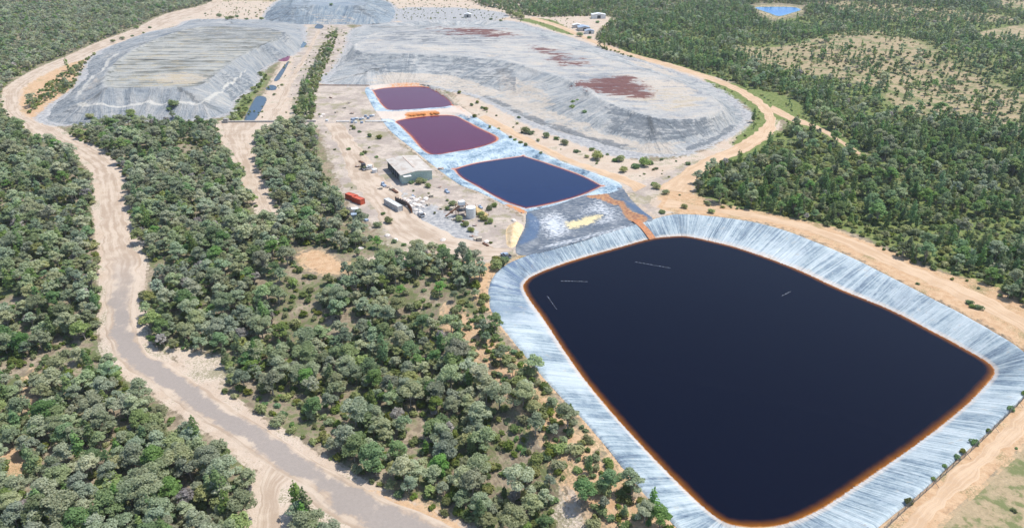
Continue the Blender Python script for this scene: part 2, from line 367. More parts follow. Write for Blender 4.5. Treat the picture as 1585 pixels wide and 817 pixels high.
# ------------------------------------------------------------------ mesh helpers
def link(o, parent=None):
    COL.objects.link(o)
    if parent is not None: o.parent = parent
    return o
def mesh_obj(name, V, F, mats, parent=None, smooth=False, mi=None):
    me = bpy.data.meshes.new(name)
    V = np.asarray(V, float)
    if isinstance(F, np.ndarray):
        k = F.shape[1]
        me.vertices.add(len(V)); me.vertices.foreach_set('co', V.ravel())
        me.loops.add(F.size); me.loops.foreach_set('vertex_index', F.ravel().astype(np.int32))
        me.polygons.add(len(F)); me.polygons.foreach_set('loop_start', (np.arange(len(F))*k).astype(np.int32))
        me.polygons.foreach_set('loop_total', np.full(len(F), k, np.int32))
        me.update(calc_edges=True); me.validate()
    else:
        me.from_pydata([tuple(v) for v in V], [], F); me.update()
    for m in (mats if isinstance(mats, (list, tuple)) else [mats]): me.materials.append(m)
    if mi is not None: me.polygons.foreach_set('material_index', np.asarray(mi, np.int32))
    if smooth: me.polygons.foreach_set('use_smooth', np.ones(len(me.polygons), bool))
    return link(bpy.data.objects.new(name, me), parent)
def add_attr(o, name, vals, typ='FLOAT'):
    a = o.data.attributes.new(name, typ, 'POINT')
    if typ == 'FLOAT': a.data.foreach_set('value', np.asarray(vals, np.float32))
    else: a.data.foreach_set('color', np.asarray(vals, np.float32).ravel())
def add_uv(o, U):
    l = np.empty(len(o.data.loops), np.int32); o.data.loops.foreach_get('vertex_index', l)
    uvl = o.data.uv_layers.new(name='UVMap'); uvl.data.foreach_set('uv', np.asarray(U, np.float32)[l].ravel())
def structure(o, label=None):
    o['kind'] = 'structure'
    if label: o['label'] = label
    return o
def tag(o, label, cat, group=None):
    o['label'] = label; o['category'] = cat
    if group: o['group'] = group
    return o
def empty(name, loc, rz=0):
    o = bpy.data.objects.new(name, None); o.empty_display_size = .5; o.location = loc; o.rotation_euler = (0, 0, rz); return link(o)

def sheet(name, P, res, zf, mat, edge=0.0):
    """clipped grid over polygon P; returns object and per-vertex x,y,sd,arc"""
    x0, y0 = P.min(0)-res; x1, y1 = P.max(0)+res
    nx = int((x1-x0)/res)+2; ny = int((y1-y0)/res)+2
    gx, gy = np.meshgrid(x0+np.arange(nx)*res, y0+np.arange(ny)*res)
    gx = gx.ravel(); gy = gy.ravel()
    sd, qx, qy, ar = poly_info(P, gx, gy, True)
    ok = sd > -res*.72
    I = np.arange(nx*ny).reshape(ny, nx)
    F = np.stack([I[:-1,:-1], I[:-1,1:], I[1:,1:], I[1:,:-1]], -1).reshape(-1, 4)
    F = F[ok[F].all(1)]
    used = np.zeros(nx*ny, bool); used[F.ravel()] = True
    mp = np.cumsum(used)-1; F = mp[F]
    X = np.where(sd < 0, qx, gx)[used]; Y = np.where(sd < 0, qy, gy)[used]; S = np.maximum(sd[used], 0); AR = ar[used]
    Z = zf(X, Y, S, AR)
    o = mesh_obj(name, np.stack([X, Y, Z], -1), F, mat, smooth=True)
    return o, X, Y, S, AR

# ------------------------------------------------------------------ tracks and roads (centre line outlines in world space)
def edges(pairs, n=6):
    p = np.asarray(pairs, float)
    L = catmull(p[:, :2], n, False); R = catmull(p[:, 2:], n, False)
    return UT(L[:, 0], L[:, 1]), UT(R[:, 0], R[:, 1])
ROADS = {
 'main': [(640,890,860,880),(590,850,780,850),(505,797,699,812),(455,752,612,776),(388,706,560,752),(345,672,475,703),(306,648,404,658),(245,604,327,606),
          (184,560,270,569),(167,527,226,538),(164,466,212,472),(162,410,217,405),(154,343,196,343),(151,282,187,283),(140,256,176,254),
          (116,236,147,231),(94,220,107,213),(50,205,83,198),(40,194,62,190),(26,186,44,183),(11,170,33,175),(9,147,29,150),(17,133,42,131),
          (58,108,72,110),(108,87,118,93),(157,65,170,72),(211,45,221,53),(260,22,272,33),(318,8,322,17),(336,-4,345,4)],
 'spur': [(380,885,425,890),(392,817,434,817),(398,780,432,785),(404,740,440,752),(425,715,470,730)],
 'bush': [(338,190,402,190),(345,205,385,206),(356,232,388,236),(372,265,396,266),(392,300,412,298),(410,335,424,333)],
 'yard': [(500,192,530,190),(515,215,545,212),(530,250,572,245),(545,285,590,270),(575,320,622,300),(600,360,650,335),(640,385,700,362),(700,398,760,380),(760,402,800,384)],
 'plantpath': [(556,412,566,404),(590,404,600,396),(640,397,646,388),(655,388,662,380)],
 'haul': [(1010,292,1075,300),(1045,272,1072,285),(1085,246,1110,254),(1130,228,1150,238),(1165,207,1188,216),(1185,186,1202,190),(1172,166,1188,163),
          (1140,143,1153,139),(1090,122,1100,118),(1040,106,1048,101),(985,90,990,86),(930,72,940,70),(895,57,903,55),(860,42,868,39),(820,30,824,26)],
 'haulspur': [(1190,172,1196,163),(1225,188,1232,182),(1262,200,1268,196),(1300,222,1305,219),(1330,240,1334,237)],
 'rimtrack': [(1025,322,1035,306),(1082,326,1086,320),(1170,339,1176,331),(1255,361,1262,351),(1335,393,1345,380),(1420,431,1432,418),(1505,472,1520,456),(1590,517,1606,501),(1700,580,1720,562)],
 'pondtrack': [(742,182,752,178),(770,199,782,194),(822,226,834,222),(868,247,878,243),(920,266,930,262),(965,285,980,278),(985,298,1005,288)],
 'lowtrack': [(1372,838,1400,855),(1412,790,1438,802),(1456,750,1480,764),(1510,700,1533,715),(1570,640,1594,656),(1625,590,1648,602)],
 'channel': [(412,190,424,190),(428,160,440,160),(446,125,455,125),(465,95,472,95),(482,65,488,65),(492,42,498,42)],
}
RP = {k: edges(v) for k, v in ROADS.items()}
RPOLY = {k: np.concatenate([L, R[::-1]]) for k, (L, R) in RP.items()}

# areas of ground cover: (polygon, mask name)
AREAS = [
 ('sand', polyT([(20,178),(9,150),(20,130),(70,105),(170,66),(270,30),(330,5),(430,4),(440,30),(300,36),(230,52),(175,72),(150,92),(118,132),(80,165),(60,188)])),
 ('sand', polyT([(345,3),(420,3),(640,-6),(810,-10),(840,30),(900,42),(880,62),(790,42),(600,36),(400,42),(300,38)])),
 ('scrub', polyT([(330,-6),(460,-6),(450,14),(345,14)])),
 ('scrub', polyT([(600,-6),(800,-6),(800,4),(700,8),(630,6)])), ('rock', polyT([(610,14),(700,12),(780,20),(770,30),(640,33),(600,30)])), ('scrub', polyT([(330,-2),(445,-2),(450,12),(345,12)])),
 ('sand', polyT([(335,188),(495,187),(495,200),(412,198),(392,245),(418,330),(405,330),(350,225)])),
 ('yard', polyT([(490,132),(580,132),(590,185),(640,240),(720,290),(800,330),(812,352),(795,395),(760,405),(640,388),(590,372),(570,345),(540,320),(520,275),(505,230),(488,190)])),
 ('sand', polyT([(495,190),(560,190),(580,235),(560,250),(620,310),(600,330),(560,300),(530,260),(505,215)])),
 ('rock', polyT([(560,270),(600,285),(640,300),(620,312),(580,295)]), .7), ('orange', polyT([(690,245),(720,285),(700,290),(675,260)]), .8),
 ('rock', polyT([(620,310),(700,330),(740,370),(690,375),(620,345)])),
 ('sand', polyT([(375,192),(410,145),(470,40),(540,44),(535,80),(510,120),(490,190)])),
 ('yard', polyT([(450,110),(480,40),(545,44),(520,100),(495,135),(492,190),(455,190)])),
 ('grass', polyT([(352,185),(362,160),(398,130),(402,112),(415,115),(408,135),(390,155),(375,190)])),
 ('grass', polyT([(452,170),(462,140),(485,100),(505,55),(522,48),(520,70),(500,115),(488,150),(486,186),(452,186)])),
 ('sand', polyT([(730,150),(790,170),(870,205),(960,240),(1010,250),(1090,232),(1160,186),(1185,190),(1150,232),(1085,265),(1060,320),(1010,335),(960,285),(860,245),(760,192),(715,165),(700,140)])),
 ('rock', polyT([(735,142),(760,145),(850,185),(920,215),(985,232),(1000,246),(950,242),(870,215),(800,185)])),
 ('orange', polyT([(1020,300),(1060,262),(1110,250),(1080,275),(1075,300),(1120,318),(1220,338),(1290,352),(1370,388),(1450,420),(1530,440),(1600,480),(1700,560),(1600,545),(1500,490),(1400,440),(1300,388),(1180,345),(1050,330)])),
 ('sand', polyT([(935,290),(975,285),(1010,300),(1040,330),(1010,338),(985,320)])),
 ('yard', polyT([(960,285),(1000,280),(1075,248),(1085,258),(1010,305),(1030,335),(1005,330)])),
 ('grass', polyT([(1090,122),(1150,132),(1230,152),(1300,205),(1345,240),(1300,235),(1235,205),(1205,185),(1180,225),(1130,222),(1165,185),(1150,160),(1110,140)])),
 ('sand', polyT([(870,58),(930,66),(1050,104),(1100,118),(1140,135),(1120,142),(1045,114),(940,84)])),
 ('sand', polyT([(830,28),(900,24),(948,28),(940,38),(925,48),(918,72),(890,66),(865,42)])),
 ('grass', polyT([(800,30),(850,30),(880,45),(890,55),(865,50),(830,38)])),
 ('dry', polyT([(1402,870),(1440,805),(1482,768),(1537,716),(1602,655),(1652,605),(1900,700),(1850,950),(1400,950)])), ('grass', polyT([(1350,832),(1385,796),(1440,750),(1500,696),(1560,633),(1595,592),(1600,600),(1566,642),(1505,700),(1444,757),(1390,803)]), .8),
 ('orange', polyT([(1345,850),(1385,802),(1440,757),(1500,702),(1560,642),(1600,592),(1648,600),(1597,656),(1530,718),(1475,768),(1430,810),(1398,862)])),
 ('dry', polyT([(1130,70),(1200,72),(1290,52),(1360,48),(1430,66),(1490,100),(1580,140),(1700,170),(1700,210),(1480,172),(1380,142),(1250,118),(1160,96)]), .75),
 ('dry', polyT([(1360,142),(1450,158),(1570,186),(1640,205),(1530,200),(1400,176)]), .75),
 ('dry', polyT([(1280,2),(1420,8),(1560,25),(1580,35),(1400,34),(1290,22)]), .75),
 ('dry', polyT([(1515,50),(1600,38),(1640,60),(1530,62)])), ('dry', polyT([(1535,-5),(1640,-5),(1640,16),(1565,12),(1545,6)])),
 ('scrub', polyT([(1164,10),(1200,7.5),(1242,12),(1242,19),(1205,30),(1184,25)])),
 ('dry', polyT([(1390,62),(1480,66),(1560,96),(1620,125),(1560,130),(1450,95)]), .5),
 ('grass', polyT([(1200,104),(1380,134),(1480,168),(1400,170),(1300,150),(1220,125)])),
 ('grass', polyT([(1085,262),(1110,250),(1200,205),(1260,200),(1340,245),(1700,330),(1800,620),(1600,478),(1480,426),(1300,356),(1110,313),(1076,292)])), ('grass', polyT([(1200,140),(1040,104),(960,80),(1000,40),(1200,34),(1700,20),(1900,330),(1585,280),(1400,250),(1320,220),(1260,165)])),
 ('grass', polyT([(1330,34),(1560,36),(1520,64),(1400,58)])),
 ('orange', polyT([(462,392),(500,388),(535,408),(560,402),(555,418),(500,425),(470,412)])),
 ('sand', polyT([(262,540),(335,552),(345,590),(330,606),(285,580)])),
 ('orange', polyT([(735,410),(765,420),(760,455),(770,490),(740,470)])),
 ('orange', polyT([(690,470),(740,500),(800,560),(870,640),(960,740),(1040,820),(1010,850),(900,790),(820,650),(740,560),(690,510)])),
 ('sand', polyT([(865,690),(880,690),(905,760),(900,850),(860,850),(872,760)])),
 ('orange', polyT([(520,760),(620,768),(700,800),(760,850),(720,850),(600,790)])),
 ('orange', polyT([(45,575),(62,580),(60,640),(40,650)])), ('orange', polyT([(0,690),(50,700),(45,740),(0,735)])),
 ('orange', polyT([(60,188),(80,165),(118,132),(150,92),(120,95),(70,115),(35,140),(30,170)])),
 ('grass', polyT([(0,165),(12,185),(50,210),(0,200)])),
 ('orange', polyT([(660,380),(700,398),(790,412),(760,425),(660,400)])),
]

# ------------------------------------------------------------------ ground sheet
def build_ground():
    ys = [-400, -200, -50, 10, 40, 60]; y = 70.0
    while y < 1500: ys.append(y); y += max(.35, y*y/84480*1.35)
    ys += [1600, 1800, 2200, 3000, 5000, 9000, 16000, 30000]
    ts = np.concatenate([-np.geomspace(9, 1.05, 14), np.linspace(-1, 1, 900), np.geomspace(1.05, 9, 14)])
    ys = np.array(ys); W = np.maximum(ys, 70)
    X = ts[None, :]*W[:, None]; Y = np.repeat(ys[:, None], len(ts), 1)
    ny, nx = X.shape; x = X.ravel(); y = Y.ravel()
    z = terrain(x, y)+(fbm(x, y, 9, 3, 3)-.5)*.5*sstep(1300, 900, y)*0
    masks = {k: np.zeros(x.shape) for k in ('sand','yard','grass','dry','orange','scrub','rock')}
    for ar in AREAS:
        k, P = ar[:2]; wt = ar[2] if len(ar) > 2 else 1.0
        sd = poly_info(P, x, y, far=14)
        masks[k] = np.maximum(masks[k], wt*np.clip(.5+sd/(7.0 if wt == 1 else 16.0), 0, 1))
    for k, P in RPOLY.items():
        sd = poly_info(P, x, y, far=8); kk = 'sand' if k not in ('rimtrack', 'lowtrack') else 'orange'
        masks[kk] = np.maximum(masks[kk], np.clip(.95+sd/4.5, 0, 1))
    for P in (big_rim,):
        sd = poly_info(P, x, y, far=6); z -= 9*sstep(-.3, 1.3, sd); masks['orange'] = np.maximum(masks['orange'], np.clip(.75+sd/6, 0, 1))
    for P in (liner3, apron):
        sd = poly_info(P, x, y, far=6); z -= 5*sstep(.6, 2.2, sd); masks['sand'] = np.maximum(masks['sand'], np.clip(.6+sd/6, 0, 1))
    for P in (heapL_base, heapR_base, heapB_base):
        sd = poly_info(P, x, y, far=12); z -= 3*sstep(2, 8, sd); masks['rock'] = np.maximum(masks['rock'], np.clip(.7+sd/12, 0, 1))
    I = np.arange(nx*ny, dtype=np.int32).reshape(ny, nx)
    F = np.stack([I[:-1,:-1], I[:-1,1:], I[1:,1:], I[1:,:-1]], -1).reshape(-1, 4)
    o = mesh_obj('ground', np.stack([x, y, z], -1), F, mat_ground(), smooth=True)
    add_attr(o, 'm1', np.stack([masks['sand'], masks['yard'], masks['grass'], np.ones_like(x)], -1), 'FLOAT_COLOR')
    add_attr(o, 'm2', np.stack([masks['dry'], masks['orange'], masks['scrub'], masks['rock']], -1), 'FLOAT_COLOR')
    structure(o, 'sandy ground with leaf litter, dry grass and bare clearings')
build_ground()

# hazy air between the camera and the far hills
def build_haze():
    me = bpy.data.meshes.new('haze'); x0, x1, y0, y1, z0, z1 = -31000, 31000, -600, 31000, -14, 122.5
    x0, x1, y0, y1, z0, z1 = HAZE_BOX
    V = [(x, y, z) for z in (z0, z1) for y in (y0, y1) for x in (x0, x1)]
    me.from_pydata(V, [], [(0,2,3,1),(4,5,7,6),(0,1,5,4),(2,6,7,3),(0,4,6,2),(1,3,7,5)])
    m = bpy.data.materials.new('air'); m.use_nodes = True; t = m.node_tree; t.nodes.clear()
    v = t.nodes.new('ShaderNodeVolumePrincipled'); o = t.nodes.new('ShaderNodeOutputMaterial')
    v.inputs['Color'].default_value = (.78, .84, .92, 1); v.inputs['Density'].default_value = .00009; v.inputs['Anisotropy'].default_value = .2
    t.links.new(v.outputs[0], o.inputs['Volume']); me.materials.append(m)
    ob = bpy.data.objects.new('haze', me); COL.objects.link(ob); ob['kind'] = 'stuff'; ob['label'] = 'thin haze in the air over the far bush'; ob['category'] = 'haze'
HAZE_BOX = (-31500, 31500, -700, 31500, -14, 125)
build_haze()

def ribbon(name, key, mat, dz, asph=0.0, label=None):
    L, R = RP[key]
    # resample along
    mid = (L+R)/2; seg = np.r_[0, np.cumsum(np.linalg.norm(np.diff(mid, axis=0), axis=1))]
    s = np.arange(0, seg[-1], 1.3)
    Lx = np.stack([np.interp(s, seg, L[:, i]) for i in (0, 1)], -1); Rx = np.stack([np.interp(s, seg, R[:, i]) for i in (0, 1)], -1)
    wv = np.linalg.norm(Rx-Lx, axis=1, keepdims=True); u = (Rx-Lx)/np.maximum(wv, .1)
    Lx = Lx+u*((fbm(s, s*0, 5, 41, 3)-.5)*3.2)[:, None]; Rx = Rx-u*((fbm(s, s*0+50, 5, 43, 3)-.5)*3.2)[:, None]
    K = 13; v = np.linspace(0, 1, K)
    X = Lx[:, None, :]*(1-v)[None, :, None]+Rx[:, None, :]*v[None, :, None]
    Z = terrain(X[..., 0], X[..., 1])+dz
    # shoulders sink into the soil at the ragged rims
    Z[:, 0] -= .12; Z[:, -1] -= .12
    V = np.concatenate([X, Z[..., None]], -1).reshape(-1, 3); n = len(s)
    I = np.arange(n*K).reshape(n, K)
    F = np.stack([I[:-1,:-1], I[:-1,1:], I[1:,1:], I[1:,:-1]], -1).reshape(-1, 4)
    o = mesh_obj(name, V, F, mat, smooth=True)
    add_uv(o, np.stack([np.repeat(s, K), np.tile(v, n)], -1))
    tt = np.repeat(s, K)
    add_attr(o, 'asphalt', (1-sstep(200, 250, V[:, 1]))*asph if asph else np.zeros(len(V)))
    return structure(o, label)
M_ROAD = mat_road(True); M_TRACK = mat_road(False); M_OTRACK = mat_road(False, (.52,.375,.245), (.43,.29,.175))
ribbon('road', 'main', M_ROAD, .07, 1.0, 'wide pale road with worn grey tarmac curving through the bush')
for k, m, lab in (('spur', M_TRACK, 'short sandy side track joining the tarmac road at the bottom'), ('bush', M_TRACK, 'bare sandy strip cut through the trees below the heap'),
        ('yard', M_TRACK, 'wide dirt road through the plant yard'), ('plantpath', M_TRACK, 'narrow dirt path leading from the yard into trees'),
        ('haul', M_OTRACK, 'dirt haul road curving round the right grey heap'), ('haulspur', M_OTRACK, 'branch track leaving the haul road toward the right'),
        ('rimtrack', M_OTRACK, 'orange dirt track along the far rim of the big pond'), ('pondtrack', M_OTRACK, 'straight dirt track above the three small ponds'),
        ('lowtrack', M_OTRACK, 'pinkish dirt track outside the fence at lower right'), ('channel', M_TRACK, 'straight dirt track beside the narrow channel ponds')):
    ribbon('track', k, m, .10 if k in ('plantpath','haulspur') else (.03 if k == 'spur' else .06), 0, lab)

# ------------------------------------------------------------------ big pond
def nearest_on(P, q):
    sd, nx, ny, ar = poly_info(P, q[:, 0], q[:, 1], True); return np.stack([nx, ny], -1), ar
def resample(P, n):
    Q = np.vstack([P, P[:1]]); seg = np.r_[0, np.cumsum(np.linalg.norm(np.diff(Q, axis=0), axis=1))]
    s = np.linspace(0, seg[-1], n, endpoint=False)
    return np.stack([np.interp(s, seg, Q[:, i]) for i in (0, 1)], -1), s, seg[-1]
def build_big_pond():
    n = 1700
    R, s, per = resample(big_rim, n)
    _, ar = nearest_on(big_water, R); _, _, perw = resample(big_water, 10)
    un = np.unwrap(ar/perw*2*np.pi); k = 41
    if un[-1] < un[0]: un = un[::-1]; R = R[::-1]
    drift = np.linspace(0, 2*np.pi, n, endpoint=False); dev = un-drift
    dev = np.convolve(np.r_[dev[-k:], dev, dev[:k]], np.ones(k)/k, 'same')[k:-k]
    a = ((drift+dev) % (2*np.pi))/(2*np.pi)*perw
    Q = np.vstack([big_water, big_water[:1]]); seg = np.r_[0, np.cumsum(np.linalg.norm(np.diff(Q, axis=0), axis=1))]
    Wt = np.stack([np.interp(a, seg, Q[:, i]) for i in (0, 1)], -1)
    cen = (R-Wt); ln = np.linalg.norm(cen, axis=1, keepdims=True); u = cen/ln
    rows = [-.10, -.05, .0, .06, .15, .25, .35, .45, .55, .65, .75, .85, .93, 1.0, 1.12]
    V = []; UV = []; sh = []
    for r in rows:
        P = R*(1-r)+Wt*r
        z = np.full(n, .12) if r <= 0 else .12+(BIG_Z-.12)*np.power(max((r-.0), 0), 1.06)*np.ones(n)
        if r < -.07: z = z-.3
        wr = (fbm(s, s*0+r*1.5, 3.2, 71, 3)-.5)*.55*math.sin(math.pi*min(max(r, 0), 1))**.6 if 0 < r < 1 else 0
        P = P+u*((fbm(s, s*0, 14, 77, 3)-.5)*1.0*(1 if r <= 0 else max(0, 1-r)))[:, None]
        V.append(np.stack([P[:, 0], P[:, 1], z+wr], -1)); UV.append(np.stack([s, np.full(n, r)], -1))
        # mask for wrinkle shade painted as darker folds on the west bank
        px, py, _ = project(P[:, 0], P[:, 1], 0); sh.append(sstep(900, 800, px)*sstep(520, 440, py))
    V = np.concatenate(V); UV = np.concatenate(UV); m = len(rows)
    I = np.arange(n*m).reshape(m, n); J = np.roll(I, -1, 1)
    F = np.stack([I[:-1], J[:-1], J[1:], I[1:]], -1).reshape(-1, 4)
    # consistent upward normals
    a_, b_, c_ = V[F[0, 0]], V[F[0, 1]], V[F[0, 2]]
    if np.cross(b_-a_, c_-a_)[2] < 0: F = F[:, ::-1].copy()
    t = empty('lined_pond', (0, 0, 0))
    o = mesh_obj('liner', V, F, mat_liner(), t, smooth=True); add_uv(o, UV); add_attr(o, 'fold_shade', np.concatenate(sh))
    tag(t, 'pale blue plastic liner banks around the biggest dark pond', 'pond liner')
    # rust-orange spillway running down the liner
    ch = unproj([983,989,996,1003,1010], [341,346,353,361,370], [.16,.1,-1.2,-2.6,-4.0])
    zs = np.array([.42,.2,-.95,-2.35,-3.95])
    V = []; 
    for i, (p, z) in enumerate(zip(ch, zs)):
        d = ch[min(i+1, 4)]-ch[max(i-1, 0)]; nrm = np.array([d[1], -d[0]])/np.linalg.norm(d)
        for q in (-1.7, -.8, 0, .8, 1.7): V.append([*(p+nrm*q), z+(.18 if abs(q) > 1 else 0.06)])
    I = np.arange(25).reshape(5, 5); F = np.stack([I[:-1,:-1], I[:-1,1:], I[1:,1:], I[1:,:-1]], -1).reshape(-1, 4)
    sp = mesh_obj('spillway', V, F, plain('rust_spill', (.36,.14,.05), .6, .35), t, smooth=True)
    wtr, X, Y, S, AR = sheet('water', big_water, .9, lambda x, y, s, a: np.full(x.shape, BIG_Z+.02),
        mat_water('pond_dark_water', (.0014,.0026,.010), (.20,.068,.006), (.40,.20,.08), .35, 2.5, .07))
    add_attr(wtr, 'shore', S); structure(wtr, 'near black water of the biggest pond with an orange rim')
build_big_pond()

# ------------------------------------------------------------------ three small ponds
def build_small():
    def zf(x, y, s, a):
        d = np.maximum.reduce([poly_info(P, x, y) for P in (w1, w2, w3)])   # >0 in water
        z = .22 + (PZ-.22)*sstep(-4.2, 0, d) - 2.2*sstep(0, 2.5, d)
        z = z + (fbm(x, y, 3.0, 21, 3)-.5)*.35*sstep(-.3, -1.5, d) - .35*(s < .05)
        return z
    o, X, Y, S, AR = sheet('pond_liner', liner3, .62, zf, mat_liner_old())
    d = np.maximum.reduce([poly_info(P, X, Y) for P in (w1, w2, w3)])
    px, py, _ = project(X, Y, 0)
    wet = sstep(-1.6, -.2, d)
    d1 = poly_info(poly([(574,172),(605,173),(690,168),(712,164),(735,180),(700,176),(620,184),(585,184)], 0, 3), X, Y)
    d1b = poly_info(poly([(565,133),(660,127),(705,158),(730,180),(722,182),(690,160),(660,136),(580,137)], 0, 3), X, Y)
    sand = np.maximum(np.clip(.5+d1/5, 0, 1), np.clip(.5+d1b/5, 0, 1)*.8)
    og = np.clip(.42+poly_info(poly([(628,175),(652,173),(675,172),(675,177),(655,180),(630,182)], 0, 3), X, Y)/4.0, 0, 1)
    og = np.maximum(og, .55*np.clip(.5+poly_info(poly([(600,130),(655,128),(705,155),(725,178),(700,165),(655,134),(610,136)], 0, 3), X, Y)/9, 0, 1))
    og = np.maximum(og, np.clip(.45+poly_info(poly([(780,318),(812,333),(815,326),(790,316)], 0, 3), X, Y)/3, 0, 1)*.8)
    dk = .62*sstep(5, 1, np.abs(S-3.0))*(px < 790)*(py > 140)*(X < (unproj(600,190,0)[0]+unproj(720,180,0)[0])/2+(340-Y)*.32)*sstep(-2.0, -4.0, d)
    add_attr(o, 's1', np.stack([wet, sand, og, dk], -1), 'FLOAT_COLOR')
    tag(o, 'weathered light blue liner surrounding the three smaller ponds', 'pond liner')
    # crusted orange weir between the purple ponds: a row of dripping blocks
    wr = empty('weir', (0, 0, 0)); M = plain('orange_crust', (.42,.15,.035), .85, .5)
    tag(wr, 'bright orange crusted weir between the two purple ponds', 'weir')
    for i, f in enumerate(np.linspace(0, 1, 13)):
        p = unproj(628+48*f, 178.3-4.0*f, .2); r = random.uniform(.6, 1.35)
        if i in (8, 9): continue
        V = []; 
        for zz, k in ((-.5, 1.25), (.02, 1.0), (.30, .5)):
            for a in range(9):
                q = a/9*2*math.pi; V.append((p[0]+math.cos(q)*r*k*1.2*random.uniform(.8,1.2), p[1]+.8+math.sin(q)*r*k*1.5*random.uniform(.8,1.2), zz))
        F = [[j*9+a, j*9+(a+1) % 9, (j+1)*9+(a+1) % 9, (j+1)*9+a] for j in (0, 1) for a in range(9)]+[[18+a for a in range(9)]]
        mesh_obj('crust_block', V, F, M, wr)
    mp = mat_water('pond_purple_water', (.085,.010,.038), (.18,.03,.02), (.55,.17,.05), .7, 2.6, .12)
    md = mat_water('pond_navy_water', (.008,.019,.066), (.11,.02,.025), (.50,.17,.08), .5, 2.2, .10)
    for nm, P, m, lab in (('water', w1, mp, 'purple water of the farthest small pond'), ('water', w2, mp, 'purple water of the middle pond'), ('water', w3, md, 'navy blue water of the small pond nearest the big one')):
        wo_, x, y, s, a = sheet(nm, P, .7, lambda x, y, s, a: np.full(x.shape, PZ+.02), m); add_attr(wo_, 'shore', s); structure(wo_, lab)
build_small()

def Z6(pts):   # points read on an enlargement of the apron
    return poly([(800+a/6.6, 280+b/6.6) for a, b in pts], 0, 3)
def build_apron():
    def zf(x, y, s, a):
        return .14 - 1.3*sstep(0, 14, s) + (fbm(x, y, 4, 55, 3)-.5)*.4*sstep(0, 2, s) - .3*(s < .05)
    o, X, Y, S, AR = sheet('overflow_basin', apron, .55, zf, mat_apron())
    def mk(P, w): return np.clip(.5+poly_info(P, X, Y)/w, 0, 1)
    wht = np.maximum(mk(Z6([(240,400),(300,340),(420,320),(520,380),(600,400),(540,440),(520,500),(400,560),(290,510)]), 13),
                     mk(Z6([(820,200),(960,240),(1030,310),(1010,380),(900,420),(800,410),(860,340),(760,300),(640,330),(700,270)]), 14)*.85)
    wht = np.maximum(wht, mk(Z6([(380,620),(600,580),(760,540),(1150,450),(1160,470),(800,570),(620,620),(400,670),(220,700)]), 4)*.75)
    yel = mk(Z6([(510,400),(640,375),(760,335),(870,325),(760,410),(650,440),(550,462)]), 5)
    org = np.maximum(mk(Z6([(700,165),(760,140),(880,110),(1000,180),(1080,200),(1160,300),(1330,370),(1300,415),(1200,425),(1110,350),(1060,250),(980,220),(850,180)]), 2.2),
                     mk(Z6([(1230,410),(1300,400),(1350,500),(1300,500)]), 2))
    wat = mk(Z6([(110,330),(200,360),(245,440),(200,560),(120,620),(20,650),(60,560),(110,450)]), 3)
    wat = np.maximum(wat, .75*mk(Z6([(1060,170),(1120,200),(1420,370),(1340,380),(1180,290)]), 2))
    add_attr(o, 's1', np.stack([wht, yel, org, wat], -1), 'FLOAT_COLOR')
    tag(o, 'dark lined basin with white salt and yellow stains between the ponds', 'lined basin')
build_apron()

